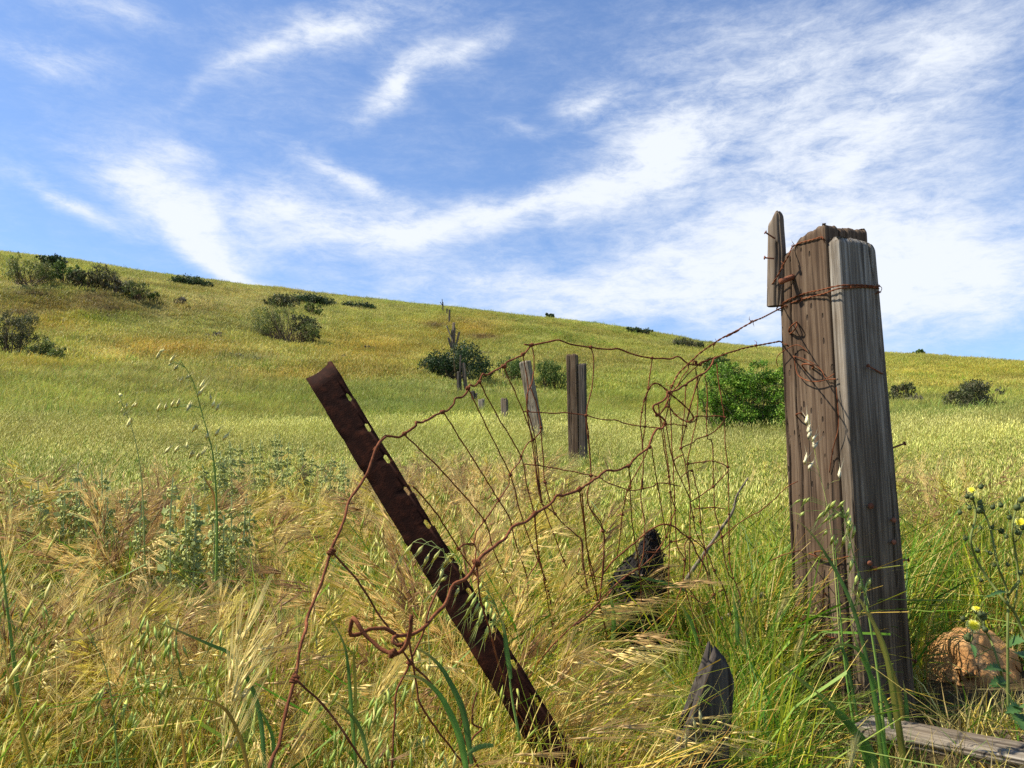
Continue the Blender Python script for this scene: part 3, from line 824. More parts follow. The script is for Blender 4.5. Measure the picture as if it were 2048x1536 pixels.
# ------------------------------------------------------------------ the tall gate post: railway tie with a grey timber fixed to it
PD = 2.25
Ebot, Etop = P(1706, 1478, PD), P(1649, 446, PD)
AX = (Etop - Ebot) / np.linalg.norm(Etop - Ebot)
PORG = Ebot - AX * .35
PH = np.linalg.norm(Etop - PORG)
POST = frame(PORG, AX, (.92, .39, 0))
KEEP_OUT.append((float(Ebot[0]) + .03, float(Ebot[1]) + .08, .17))
nLw, nRw = wld_of(POST, [[-1, 0, 0]])[0] - PORG, wld_of(POST, [[0, -1, 0]])[0] - PORG
def on_brown(px, py, off=.004): return on_plane(px, py, PORG + nLw * off, nLw)
def on_greyf(px, py, off=.004): return on_plane(px, py, PORG + nRw * (.048 + off), nRw)
def build_post():
    t = thing("gate_post", "tall weathered post of a brown tie and a grey beam, bound with barbed wire", "post", mw=POST)
    # brown tie
    def topb(x, y): return -.045 * sstep(.06, .19, y) * (1 - .5 * sstep(.03, .1, x)) + .006 * sstep(.1, .17, x) + .0025 * np.sin(y * 70)
    v, q, t3 = timber(0, .168, 0, .205, PH, 3, 320, 150, .006, .0014, 15, .012, topb, None, .007, .016, .0016)
    ob("railway_tie", mk_mesh("railway_tie", v, q, t3, None, False, M_TIE), t)
    # grey beam
    def topg(x, y): return .0015 * np.sin(x * 60) - .012 * sstep(.10, .16, x)
    hh = PH - .052
    v, q, t3 = timber(.002, .146, -.048, -.0035, hh, 8, 260, 150, .007, .0007, 6, .007, topg, lambda u: (1.36 - .36 * u ** 1.2, 1.0), .006, .02, .0007)
    v[:, 1] -= .010 * (1 - np.clip(v[:, 2] / hh, 0, 1)) ** 2 * 0
    ob("grey_beam", mk_mesh("grey_beam", v, q, t3, None, False, M_GREY), t)
    # splinter board, upper corner
    a, b = on_plane(1550, 612, PORG + nLw * .010, nLw), on_plane(1554, 426, PORG + nLw * .010, nLw)
    fm = frame(a, b - a, POST.to_3x3() @ Vector((.45, -1, 0)))
    v, q, t3 = timber(-.027, .026, -.014, .022, np.linalg.norm(b - a), 12, 90, 50, .009, .0022, 3, .005, lambda x, y: -.035 * sstep(.012, -.03, x), lambda u: (1 - .22 * sstep(.5, 1, u), 1), .012, .02)
    v = loc_of(POST, wld_of(fm, v))
    o = ob("splinter_board", mk_mesh("splinter_board", v, q, t3, None, False, M_FARW), t)
    # bolt, staples and nails
    m = MB(); a, b = on_brown(1590, 552, -.01), on_brown(1562, 563, .055)
    m.add(*tube(loc_of(POST, np.array([a, a + (b - a) * .3, a + (b - a) * .7, b])), [.0085, .009, .0085, .0095], 10)); ob("bolt", m.mesh("bolt", M_BOLT, True), t)
    def wirepart(name, pts, r, mat=M_RUST):
        m = MB(); m.add(*tube(loc_of(POST, spline(np.array(pts), .006)), r, 6)); return ob(name, m.mesh(name, mat, True), t)
    B = on_brown
    wirepart("staple", [B(1577, 664, -.004), B(1580, 655, .022), B(1590, 646, .026), B(1594, 645, .004), B(1592, 655, .016), B(1585, 664, .016), B(1579, 668, -.004)], .0022)
    wirepart("staple", [B(1612, 742, -.004), B(1604, 730, .028), B(1614, 728, .034), B(1627, 732, .02), B(1624, 738, -.004)], .0024)
    wirepart("staple", [B(1632, 1112, -.004), B(1630, 1104, .02), B(1650, 1103, .022), B(1652, 1112, -.004)], .0022)
    wirepart("staple", [B(1652, 1190, -.003), B(1649, 1186, .012), B(1646, 1200, .012), B(1650, 1226, .010), B(1655, 1232, -.003)], .002)
    wirepart("staple", [B(1594, 833, -.004), B(1592, 829, .02), B(1602, 826, .02), B(1603, 829, -.004)], .002)
    def nail(p, dr, L, r=.0022):
        dr = np.array(dr) / np.linalg.norm(dr); m = MB()
        m.add(*tube(loc_of(POST, np.array([p - dr * .02, p + dr * L])), r, 7)); m.add(*tube(loc_of(POST, np.array([p + dr * L, p + dr * (L + .002)])), r * 2.4, 9))
        ob("nail", m.mesh("nail", M_BOLT, True), t)
    r_ = wld_of(POST, [[1, 0, 0]])[0] - PORG
    def edge_nail(py, dr, L, r):
        z = loc_of(POST, [on_greyf(1760 + (py - 500) * .085, py)])[0][2]
        u = np.clip(z / hh, 0, 1); p = wld_of(POST, [[.002 + .144 * (1.36 - .36 * u ** 1.2) - .004, -.026, z]])[0]
        nail(p, dr, L, r)
    edge_nail(899, (.9, .1, .32), .056, .0026); edge_nail(1122, (1, -.1, .05), .03, .0024); edge_nail(1318, (.9, -.2, -.35), .026, .003)
    nail(on_greyf(1757, 743), (-.75, -.5, .22), .05, .0022)
    nail(on_greyf(1737, 1126), (.1, -1, 0), .006, .003); nail(on_greyf(1747, 1136), (.1, -1, 0), .008, .003); nail(on_greyf(1785, 1084), (.1, -1, 0), .006, .003)
    nail(on_greyf(1785, 1040), (.1, -1, 0), .006, .003); nail(on_greyf(1740, 1012), (.1, -1, 0), .004, .0035)
    nail(P(1539, 470, PD + .1), (-.8, -.1, .5), .014, .0025); nail(P(1535, 516, PD + .1), (-1, 0, .1), .008, .0025)
build_post()

# ------------------------------------------------------------------ wires
def twisted(pts, r, name, parent, mat=M_RUST, pitch=.035, off=.9):
    """two strands twisted round each other along pts: two parts"""
    p = spline(pts, .0035)
    d = np.concatenate([[0], np.cumsum(np.linalg.norm(np.diff(p, axis=0), axis=1))])
    tan = np.gradient(p, axis=0); tan /= np.linalg.norm(tan, axis=1)[:, None]
    u = np.cross(tan, [0.1, .2, 1]); u /= np.linalg.norm(u, axis=1)[:, None]; w = np.cross(tan, u)
    for k in range(2):
        a = d / pitch * 6.283 + k * math.pi
        m = MB(); m.add(*tube(p + (np.cos(a)[:, None] * u + np.sin(a)[:, None] * w) * r * off, r, 5))
        ob(name, m.mesh(name, mat, True), parent)
def barb(p, tan, r, parent, seed, L=.017):
    rng = np.random.default_rng(seed); m = MB()
    tan = tan / np.linalg.norm(tan)
    u = np.cross(tan, rng.normal(0, 1, 3)); u /= np.linalg.norm(u); w = np.cross(tan, u)
    a = np.linspace(0, 2 * 6.283, 15)
    m.add(*tube(p + tan * (np.linspace(-.5, .5, 15) * .009)[:, None] + (np.cos(a)[:, None] * u + np.sin(a)[:, None] * w) * r * 2.3, r * .8, 5))
    for s in (1, -1):
        q = p + tan * .0045 * s
        m.add(*tube(np.array([q, q + u * s * r * 2 + tan * .001, q + u * s * L * .5 + w * .003 + tan * s * .002, q + u * s * L]), [r * .8, r * .8, r * .7, r * .2], 5))
    ob("barb", m.mesh("barb", M_RUST, True), parent)
def reg(k, pts):
    o = {5: (550, 650, 2.926), 6: (1150, 650, 4.389), 7: (1150, 950, 4.389), 8: (550, 1050, 2.926), 3: (1350, 400, 2.926)}[k]
    return [(o[0] + a / o[2], o[1] + b / o[2]) for a, b in pts]
DF = ([520, 590, 700, 850, 960, 1160, 1300, 1420, 1480], [.95, .95, .98, 1.06, 1.15, 1.5, 1.82, 2.05, 2.12])
DBK = ([540, 760, 830, 900, 1060, 1250, 1500, 1600], [1.30, 1.40, 1.46, 1.62, 1.95, 2.08, 2.16, 2.22])
def wpts(px, mode):
    n = len(px); out = []
    for i, (a, b) in enumerate(px):
        t = i / max(1, n - 1)
        if mode == 'F': d = np.interp(a, *DF)
        elif mode == 'B': d = np.interp(a, *DBK)
        elif mode == 'M': d = np.interp(a, *DF) * (1 - t) + (np.interp(a, *DBK) - .04) * t
        else: d = mode[0] + (mode[1] - mode[0]) * t
        out.append(P(a, b, d))
    return np.array(out)
def build_mesh_fence():
    t = thing("wire_fence", "crumpled rusty woven wire fence sagging between the leaning stake and the tall post", "wire fence", loc=tuple(ground_at(1180, 1.9)))
    T = np.array(t.location)
    seg = [0]
    def strand(px, mode, r):
        p = spline(wpts(px, mode), .008); seg[0] += 1
        n = len(p)
        w = np.stack([fbm(v3(np.arange(n) * .35, seg[0] * 7.1 + k * 3 + 0 * np.arange(n)), 2, 77) for k in range(3)], 1) * r * .55
        rr = r * .71 * (1 + .16 * fbm(v3(np.arange(n) * .8, seg[0] + 0 * np.arange(n)), 2, 78))
        m = MB(); m.add(*tube(p + w - T, rr, 7 if r > .0024 else 5)); ob("wire_strand", m.mesh("wire_strand", M_RUST, True), t)
    # knot mesh: wire wound three times round the joint
    a = np.linspace(0, 3 * 6.283, 25)
    m = MB(); m.add(*tube(np.stack([np.linspace(-1.5, 1.5, 25), np.cos(a) * 1.25, np.sin(a) * 1.25], 1), .62, 5)); m.add(*tube(np.array([[-1.7, .2, 0], [0, .2, .1], [1.7, -.1, 0]]), 1.0, 6))
    KM = m.mesh("wire_knot", M_RUST, True)
    def knots(k, lst, mode, r=.0032, dirv=(1, .1, .3)):
        rng = np.random.default_rng(int(lst[0][0]))
        for (x, y) in reg(k, lst):
            p = wpts([(x, y)], mode)[0]
            o = ob("wire_knot", KM, t)
            z = np.array(dirv) + rng.normal(0, .35, 3)
            f = frame(p - T, np.cross(z, rng.normal(0, 1, 3)), z)
            o.matrix_basis = f @ Matrix.Scale(r * (.66 + .28 * rng.random()), 4)
    th, me, fi = .0034, .0025, .0022
    # top wire, from the stake to the barbed wire
    W1 = reg(5, [(590, 725), (645, 652), (665, 653), (725, 655), (757, 635), (825, 590), (828, 565), (865, 570), (975, 510), (1010, 500), (1045, 465), (1060, 425), (1100, 420), (1130, 375), (1138, 350), (1168, 356), (1195, 332), (1215, 287), (1245, 290), (1335, 240), (1365, 217), (1450, 172), (1502, 117)])
    strand(W1, 'B', .0031)
    strand(reg(5, [(1460, 116), (1502, 117), (1560, 106), (1645, 88), (1680, 92), (1740, 115), (1845, 130)]) + reg(6, [(300, 215), (370, 208), (420, 226), (520, 262), (675, 290), (740, 291), (840, 296), (890, 278), (920, 286), (985, 335), (1015, 350), (1058, 352), (1068, 322), (1045, 316), (1035, 345), (1090, 350)]), 'B', .0031)
    strand(reg(6, [(1050, 330), (1090, 345), (1140, 318), (1200, 296), (1240, 288)]), 'B', .0031)
    # second heavy wire, looping near and rising to the right
    strand(reg(8, [(700, 640), (720, 652), (760, 650), (800, 636), (880, 590), (940, 520), (1000, 460), (1020, 400), (1050, 347), (1110, 325), (1150, 280), (1180, 220), (1220, 175), (1330, 90), (1375, 30)]) + reg(5, [(1410, 1170), (1455, 1160), (1520, 1105), (1610, 1050), (1650, 1000), (1700, 995), (1780, 962)]) + reg(6, [(150, 1370), (280, 1277), (350, 1280), (470, 1235), (520, 1170), (600, 1110), (650, 1072), (680, 980), (720, 912), (760, 908), (795, 862), (780, 830), (730, 790), (700, 760), (688, 712), (735, 685), (800, 640), (820, 592), (900, 570), (940, 540), (975, 524), (1000, 500), (1060, 460), (1110, 435), (1150, 410), (1200, 350), (1217, 300), (1240, 286)]), 'F', .0034)
    strand(reg(8, [(700, 640), (660, 615), (620, 605), (555, 606), (500, 635), (445, 645), (437, 620), (460, 545), (505, 600), (560, 672), (620, 725), (690, 750), (738, 738), (775, 690), (790, 620), (797, 535)]), (1.0, .93), .0035)
    strand(reg(8, [(790, 655), (750, 700), (715, 705), (690, 685), (695, 660), (725, 648)]), (.985, .99), .0033)
    # near descending wire from the stake
    strand(reg(5, [(645, 652), (615, 685), (590, 725), (560, 810), (520, 900), (465, 980), (430, 1042), (400, 1140), (365, 1240), (325, 1325)]) + reg(8, [(290, 290), (230, 440), (185, 545), (180, 600), (150, 710), (115, 895), (80, 1040), (45, 1190), (20, 1290), (-10, 1340), (-40, 1440), (-60, 1560)]), (1.36, .93), .0031)
    # stays hanging from the top wire
    r5, r6, r7, r8 = (lambda l: reg(5, l)), (lambda l: reg(6, l)), (lambda l: reg(7, l)), (lambda l: reg(8, l))
    S = [
        (r5([(755, 635), (1000, 880), (1225, 1145), (1270, 1290)]) + r8([(1360, 330), (1420, 450), (1500, 640), (1570, 760), (1650, 940), (1760, 1150)]), 'B'),
        (r5([(985, 510), (1150, 770), (1310, 1025), (1380, 1150), (1400, 1250), (1475, 1480)]) + r8([(1480, 450), (1510, 640), (1600, 860)]), 'B'),
        (r5([(1130, 370), (1250, 620), (1375, 875), (1430, 1080), (1500, 1290)]) + r8([(1515, 150), (1600, 370), (1640, 685)]), 'B'),
        (r5([(1195, 335), (1300, 530), (1440, 770), (1475, 950), (1520, 1130), (1540, 1350), (1590, 1536)]) + r8([(1620, 500), (1642, 680)]), 'B'),
        (r5([(1340, 245), (1420, 430), (1510, 670), (1530, 870), (1560, 1030), (1690, 1380)]) + r8([(1690, 215), (1800, 370), (1890, 455)]), 'B'),
        (r5([(1450, 170), (1480, 350), (1475, 500), (1500, 650), (1520, 800), (1550, 980), (1560, 1040), (1640, 1105)]), 'B'),
        (r5([(1502, 117), (1516, 200), (1508, 320), (1470, 450), (1520, 660), (1545, 900), (1560, 1030)]), 'B'),
        (r5([(1490, 350), (1535, 480), (1555, 600), (1570, 780), (1580, 920), (1640, 1105), (1740, 1210), (1790, 1260), (1800, 1400)]) + r8([(1840, 400)]), 'B'),
        (r5([(1850, 130), (1864, 200), (1858, 340), (1820, 530), (1835, 700), (1850, 880), (1830, 1040), (1920, 1200), (1912, 1500)]), 'B'),
        (r5([(810, 945), (950, 1110), (1075, 1310), (1150, 1420)]) + r8([(1210, 350), (1280, 470), (1340, 580), (1390, 670), (1440, 790), (1480, 870)]), 'B'),
        # cross wires of the far sheet
        (r5([(1165, 1440), (1175, 1300), (1140, 1278), (1095, 1290), (1075, 1310)]), 'B'),
        (r5([(1075, 1310), (1110, 1280), (1160, 1285), (1180, 1210), (1225, 1145), (1310, 1025), (1365, 940), (1375, 875), (1430, 800), (1440, 770), (1480, 690), (1510, 670), (1550, 630), (1560, 595)]), 'B'),
        (r8([(1260, 910), (1300, 800), (1390, 667), (1430, 520), (1440, 470), (1478, 310), (1530, 230), (1545, 150)]), 'B'),
        (r5([(1455, 505), (1600, 515), (1700, 515), (1820, 530)]) + r6([(200, 825), (380, 840), (430, 860), (620, 895), (740, 902), (765, 900), (800, 880), (870, 870), (900, 880), (975, 886), (985, 915)]), 'B'),
        (r5([(1460, 815), (1560, 825), (1700, 850), (1850, 880), (1920, 900)]) + r6([(240, 1355), (300, 1390), (460, 1445), (540, 1448), (595, 1435), (680, 1420), (730, 1390), (810, 1390), (860, 1402), (930, 1415)]), 'B'),
        # near sheet, left and low
        (r8([(335, 155), (500, 350), (600, 510), (670, 610), (790, 800), (900, 910), (990, 1030), (1050, 1140), (1100, 1250), (1180, 1400), (1230, 1500)]), 'F'),
        (r8([(120, 900), (270, 1040), (400, 1210), (540, 1422), (600, 1520)]), 'F'),
        (r8([(785, 645), (800, 780), (830, 950), (850, 1050), (950, 1200), (1050, 1330), (1130, 1440)]), 'F'),
        (r8([(960, 360), (900, 500), (870, 620), (800, 780), (770, 850), (710, 980), (700, 1120), (690, 1250), (685, 1460)]), 'F'),
        (r8([(1180, 220), (1185, 300), (1200, 430), (1250, 600), (1300, 780), (1350, 930), (1400, 1060), (1450, 1150), (1520, 1290), (1570, 1450)]), 'F'),
        (r8([(2048, 310), (1960, 380), (1890, 455), (1810, 530), (1730, 600), (1640, 690), (1550, 790), (1500, 870), (1440, 950), (1415, 1020), (1400, 1060), (1410, 1120), (1380, 1220), (1310, 1310), (1240, 1450)]), 'M'),
        (r8([(1640, 690), (1700, 850), (1760, 1050), (1830, 1220), (1900, 1440)]), 'B'),
        (r8([(1180, 980), (1160, 1050), (1155, 1160), (1210, 1190), (1160, 1240), (1140, 1320), (1128, 1450)]), 'F'),
        (r5([(1520, 1105), (1535, 1300), (1560, 1420)]) + r8([(1640, 690)]), 'M'),
        (r5([(1780, 965), (1800, 1090), (1830, 1330), (1870, 1480)]) + r8([(1890, 455)]) + r8([(1940, 640), (1970, 900)]), 'M'),
        (r7([(60, 160), (90, 480), (130, 800), (210, 1130), (250, 1250), (290, 1500)]), 'M'),
        # right-hand tangle
        (r6([(95, 790), (120, 980), (140, 1315)]) + r7([(110, 230), (250, 500), (255, 650), (250, 820), (215, 1120)]), 'B'),
        (r6([(678, 290), (660, 430), (620, 700), (615, 895), (590, 1050), (597, 1100)]), 'B'),
        (r6([(650, 555), (605, 690), (588, 765), (575, 900), (597, 1085), (595, 1435)]) + r7([(590, 30), (580, 230), (610, 420), (600, 690), (565, 810)]), 'B'),
        (r6([(470, 1240), (490, 1430)]) + r7([(482, 100), (500, 400), (540, 660), (560, 820), (580, 1000), (580, 1260)]), 'M'),
        (r6([(645, 1080), (590, 1200), (490, 1380), (460, 1460)]) + r7([(430, 270), (415, 350), (390, 590), (370, 710)]), 'M'),
        (r6([(672, 1080), (690, 1200), (730, 1450)]) + r7([(720, 60), (760, 300), (800, 545)]), 'M'),
        (r6([(730, 700), (770, 1000), (800, 1200), (825, 1330)]) + r7([(830, 0), (835, 150), (845, 360), (830, 590), (820, 1040), (800, 1130)]), 'M'),
        (r6([(738, 690), (740, 800), (770, 900), (830, 1330), (838, 1460)]) + r7([(880, 310)]), 'B'),
        (r6([(820, 595), (840, 800), (850, 1100), (865, 1190), (870, 1400)]) + r7([(880, 310), (890, 600), (960, 745), (945, 950)]), 'B'),
        (r6([(800, 880), (850, 1150), (900, 1290), (1000, 1500)]) + r7([(1010, 240), (1040, 370), (1060, 500), (1150, 660)]), 'M'),
        (r6([(975, 528), (960, 750), (930, 1080), (950, 1130), (1000, 1400)]) + r7([(1012, 200), (1010, 540), (1005, 720), (1010, 900)]), 'B'),
        (r6([(1085, 450), (980, 850), (930, 1080)]), 'B'), (r6([(1105, 440), (1010, 720), (975, 880)]), 'B'),
        (r6([(1060, 385), (1080, 580), (1075, 800), (1030, 1000), (990, 1215), (1010, 1480)]), 'B'),
        (r6([(1140, 440), (1160, 600), (1160, 970), (1205, 1040), (1215, 1418)]) + r7([(1220, 100), (1230, 330), (1280, 500), (1310, 700), (1350, 880), (1390, 910), (1450, 1060), (1430, 1120)]), 'B'),
        (r6([(1245, 340), (1270, 550), (1310, 812), (1320, 1050), (1340, 1248), (1350, 1536)]) + r7([(1350, 340), (1355, 690), (1380, 880)]), 'B'),
        (r6([(1090, 350), (1010, 410), (960, 470), (900, 535), (845, 600), (790, 720), (735, 800)]), 'B'),
        (r6([(995, 350), (985, 400), (940, 460), (900, 530), (855, 590), (820, 720), (790, 850)]), 'B'),
        (r6([(1010, 840), (1070, 800), (1180, 802), (1230, 795), (1312, 810)]), 'B'), (r6([(980, 852), (1040, 852), (1075, 810)]), 'B'),
        (r6([(930, 1080), (1040, 1030), (1060, 1005), (1160, 970), (1230, 930), (1300, 850), (1312, 812)]), 'B'),
        (r6([(860, 1190), (905, 1160), (950, 1135)]), 'B'),
        (r6([(985, 1222), (1100, 1205), (1200, 1195), (1280, 1215), (1342, 1246)]), 'B'),
        (r7([(1010, 240), (1060, 210), (1130, 160), (1215, 100)]) + r6([(1280, 1350), (1340, 1288), (1342, 1250)]), 'B'),
        (r6([(935, 1335), (960, 1310), (1025, 1280), (1060, 1400)]) + r7([(1050, 60), (1090, 200), (1100, 410), (1130, 600), (1170, 820), (1220, 1050), (1290, 1300), (1390, 1500)]), 'B'),
        (r7([(840, 585), (800, 640), (740, 672), (690, 682), (600, 665)]), 'B'),
        (r7([(880, 310), (835, 430), (800, 545), (740, 640), (660, 740), (565, 820)]), 'B'),
        (r7([(840, 585), (905, 575), (960, 555), (1005, 545)]), 'B'),
        (r7([(1040, 300), (1120, 290), (1220, 285), (1320, 300)]), 'B'),
        (r7([(1010, 545), (1150, 665), (1220, 840), (1300, 980), (1350, 1150), (1390, 1330)]), 'B'),
        (r7([(950, 950), (900, 1080), (880, 1245), (800, 1400), (740, 1540)]), 'B'),
        (r7([(950, 950), (1020, 1180), (1080, 1400), (1110, 1480)]), 'B'), (r7([(960, 960), (1060, 1080), (1150, 1250), (1200, 1380)]), 'B'),
        (r7([(960, 990), (1050, 950), (1110, 810), (1130, 700)]), 'B'), (r7([(1010, 545), (965, 620), (970, 745), (950, 950)]), 'B'),
        (r7([(1020, 1060), (1140, 1130), (1215, 1050), (1300, 1010)]), 'B'),
        (r7([(0, 525), (60, 580), (85, 850), (110, 1080)]), 'B'), (r7([(40, 640), (10, 850), (80, 870), (235, 900)]), 'B'),
        (r7([(1130, 660), (1290, 545), (1430, 430), (1550, 355), (1620, 320), (1740, 220), (1790, 170), (1870, 100), (1960, 55)]), (2.14, 2.19)),
    ]
    for px, mode in S:
        strand(px, mode, fi if mode == 'B' else .00195)
    # heavy dark bow over the charred stump
    strand(r7([(215, 1130), (240, 900), (310, 780), (420, 680), (560, 565), (650, 490), (730, 445), (800, 436), (880, 460), (950, 520), (1020, 580), (1060, 670), (1110, 750), (1160, 850), (1180, 980)]), 'B', .003)
    strand(r7([(-10, 1320), (100, 1250), (210, 1140), (280, 1070), (380, 940), (560, 820)]), 'M', .0026)
    K5 = [(757, 637), (980, 510), (1130, 370), (1195, 335), (1340, 243), (1450, 172), (1502, 117), (1847, 130)]
    knots(5, K5, 'B', .0033)
    knots(5, [(1075, 1310), (1225, 1145), (1310, 1027), (1377, 878), (1440, 770), (1510, 672), (1556, 600), (1480, 505), (1820, 530), (1850, 882), (1580, 920), (1640, 1105), (1560, 1035), (1690, 1380), (1500, 1290), (1475, 1480), (1920, 1205)], 'B', .0026)
    knots(5, [(1520, 1105), (1780, 962), (1180, 1392)], 'F', .0036); knots(5, [(590, 727)], (1.33, 1.33), .0033)
    knots(8, [(330, 157), (115, 900)], (.97, .97), .0036, (.35, .1, 1)); knots(8, [(690, 750)], (.94, .94), .0035); knots(8, [(790, 803), (1400, 1062)], 'F', .0024)
    knots(8, [(1640, 688), (1390, 667), (1420, 452), (1890, 455), (1650, 940)], 'B', .0026)
    knots(6, [(675, 290), (615, 893), (588, 765), (595, 1435), (460, 1450), (865, 1190), (825, 1330), (930, 1082), (975, 886), (1070, 803), (1312, 810), (1160, 970), (990, 1220), (1342, 1248), (1025, 1280), (1216, 1418), (975, 526), (1110, 437), (1060, 330), (1217, 296), (1100, 350), (1000, 345)], 'B', .0025)
    knots(6, [(470, 1237), (655, 1070), (790, 865), (822, 592), (720, 790)], 'F', .0033)
    knots(7, [(250, 500), (415, 350), (880, 310), (800, 545), (840, 585), (1010, 545), (1040, 370), (1100, 412), (960, 745), (950, 950), (880, 1242), (1225, 840), (1220, 1050), (1355, 690), (1390, 905), (565, 820), (215, 1140), (835, 150), (1290, 540), (1290, 545), (1352, 345)], 'B', .0025)
build_mesh_fence()

def build_barbed():
    # upper strand: round the post and down to the tangle
    path = [P(a, b, d) for (a, b), d in zip(reg(6, [(800, 720), (845, 560), (900, 440), (960, 375), (1040, 300), (1120, 230), (1300, 110), (1440, 45)]) + reg(3, [(300, 800), (450, 715), (520, 685)]), [2.05, 2.06, 2.08, 2.09, 2.1, 2.11, 2.13, 2.15, 2.17, 2.2, 2.22])]
    B, G = on_brown, on_greyf
    loopA = [B(1566, 614), B(1590, 603), B(1620, 594), B(1645, 588, .012), G(1662, 582, -.02), G(1680, 577), G(1720, 574), G(1748, 575), G(1757, 577, .0)]
    loc = loc_of(POST, loopA); zt = loc[-1][2]; zb = loc[0][2]
    xr = loc[-1][0] + .004
    back = wld_of(POST, [[xr + .004, -.03, zt], [xr, .02, zt - .004], [.176, .09, zt - .01], [.15, .211, zt - .016], [.06, .213, zt - .018], [-.005, .206, zt - .022]])
    loopB = [B(1558, 612), B(1580, 598), B(1612, 586), B(1645, 579, .012), G(1664, 574, -.02), G(1684, 571), G(1715, 570), G(1745, 572), G(1757, 575, .002)]
    t = thing("barbed_wire", "rusty barbed wire wrapped round the tall post and running down to the crumpled mesh", "barbed wire", loc=tuple(B(1566, 614)))
    T = np.array(t.location)
    full = np.array(path + loopA + list(back) + loopB)
    twisted(full - T, .0014, "twisted_wire", t)
    for i, (a, b, d) in enumerate([(1504, 643, 2.19), (1428, 689, 2.14), (1343, 772, 2.06)]):
        barb(P(a, b, d) - T, full[10] - full[6], .0013, t, 40 + i)
    for i, p in enumerate([B(1602, 597), G(1700, 573), G(1757, 572, .006), G(1758, 584, .006), B(1571, 612)]):
        barb(p - T, full[14] - full[11], .0014, t, 60 + i, .014)
    # lower strand
    t = thing("barbed_wire", "lower rusty barbed wire strung from the crumpled mesh to the middle of the tall post", "barbed wire", loc=tuple(P(1552, 686, 2.24)))
    T = np.array(t.location)
    pts = [P(a, b, d) for (a, b), d in zip(reg(6, [(1090, 335), (1180, 300), (1240, 285), (1330, 250), (1400, 230), (1480, 205), (1600, 180), (1700, 162), (1765, 150)]), [2.1, 2.11, 2.12, 2.13, 2.15, 2.17, 2.2, 2.22, 2.24])]
    pts += [on_brown(1560, 683), on_brown(1575, 690)]
    twisted(np.array(pts) - T, .0014, "twisted_wire", t)
    barb(P(1512, 691, 2.2) - T, pts[6] - pts[5], .0013, t, 71); barb(P(1430, 716, 2.13) - T, pts[6] - pts[5], .0013, t, 72)
    # short piece at the top
    t = thing("barbed_wire", "short end of barbed wire nailed across the top of the brown tie", "barbed wire", loc=tuple(B(1643, 475)))
    T = np.array(t.location)
    pts = [B(1535, 583, .02), B(1556, 550, .03), B(1566, 530, .03), B(1578, 510, .03), B(1585, 494, .006), B(1600, 486), B(1622, 480), B(1643, 474), B(1647, 478, .012)]
    twisted(np.array(pts) - T, .0013, "twisted_wire", t)
    barb(B(1565, 530, .03) - T, pts[2] - pts[1], .0012, t, 81); barb(B(1586, 491, .008) - T, pts[5] - pts[4], .0012, t, 82); barb(B(1644, 476, .006) - T, pts[6] - pts[5], .0012, t, 83)
    # dark barbed coil inside the tangle
    t = thing("barbed_wire", "dark loop of barbed wire coiled inside the crumpled mesh left of the green bush", "barbed wire", loc=tuple(P(1320, 780, 2.08)))
    T = np.array(t.location)
    pts = [P(a, b, d) for (a, b), d in zip(reg(6, [(600, 680), (650, 560), (690, 516), (740, 522), (800, 570), (850, 615), (940, 690), (1010, 760), (1040, 820), (1000, 850), (940, 830), (880, 785), (812, 715), (750, 775)]), np.linspace(2.02, 2.12, 14))]
    twisted(np.array(pts) - T, .0013, "twisted_wire", t)
    for i, k in enumerate((1, 4, 6, 9, 11)): barb(pts[k] - T, pts[k + 1] - pts[k], .0012, t, 90 + i, .014)
    # loose tie wires on the post
    def tie(label, pts, r):
        m = MB(); T = np.array(pts[0]); m.add(*tube(spline(np.array(pts), .006) - T, r, 6))
        o = ob("tie_wire", m.mesh("tie_wire", M_RUST, True), None, None, tuple(T)); tag(o, label, "wire")
    tie("thin loose wire curling off the left edge of the brown tie above the staples", [B(1556, 734, .012), B(1553, 722, .02), B(1557, 710, .02), B(1575, 697, .016), B(1591, 690, .012), B(1603, 693, .008), B(1615, 704, .004)], .0013)
    tie("rusty tie wire looped on the brown tie and tucked behind the grey beam", [B(1588, 712, .004), B(1592, 738, .008), B(1598, 752, .014), B(1615, 761, .016), B(1635, 763, .014), B(1655, 759, .012), B(1672, 758, .008)], .0017)
    tie("second rusty tie wire drooping in a slack curve beside the looped one", [B(1586, 712, .004), B(1608, 718, .012), B(1628, 728, .014), B(1644, 742, .01), B(1652, 756, .01), B(1668, 748, .008)], .0013)
    tie("thin wire hanging down the joint of brown tie and grey beam", [B(1673, 775, .006), B(1677, 830, .012), B(1676, 860, .014), B(1668, 890, .012), B(1663, 915, .008), B(1659, 945, .004)], .0014)
    tie("bent rusty wire low on the brown tie held by a staple", [B(1618, 1107, .012), B(1640, 1115, .012), B(1662, 1120, .012), B(1680, 1117, .01), B(1700, 1112, .008)], .0019)
    tie("curved rusty wire reaching from grass to foot of brown tie", [P(1590, 1232, 2.18), P(1617, 1245, 2.19), B(1640, 1262, .012), B(1655, 1273, .008), B(1670, 1276, .006)], .0018)
    tie("short dark wire poking from the grass towards the tall post below the long one", [P(1540, 1122, 2.17), P(1566, 1110, 2.18), P(1592, 1103, 2.21), on_brown(1602, 1100, .002)], .0015)
build_barbed()

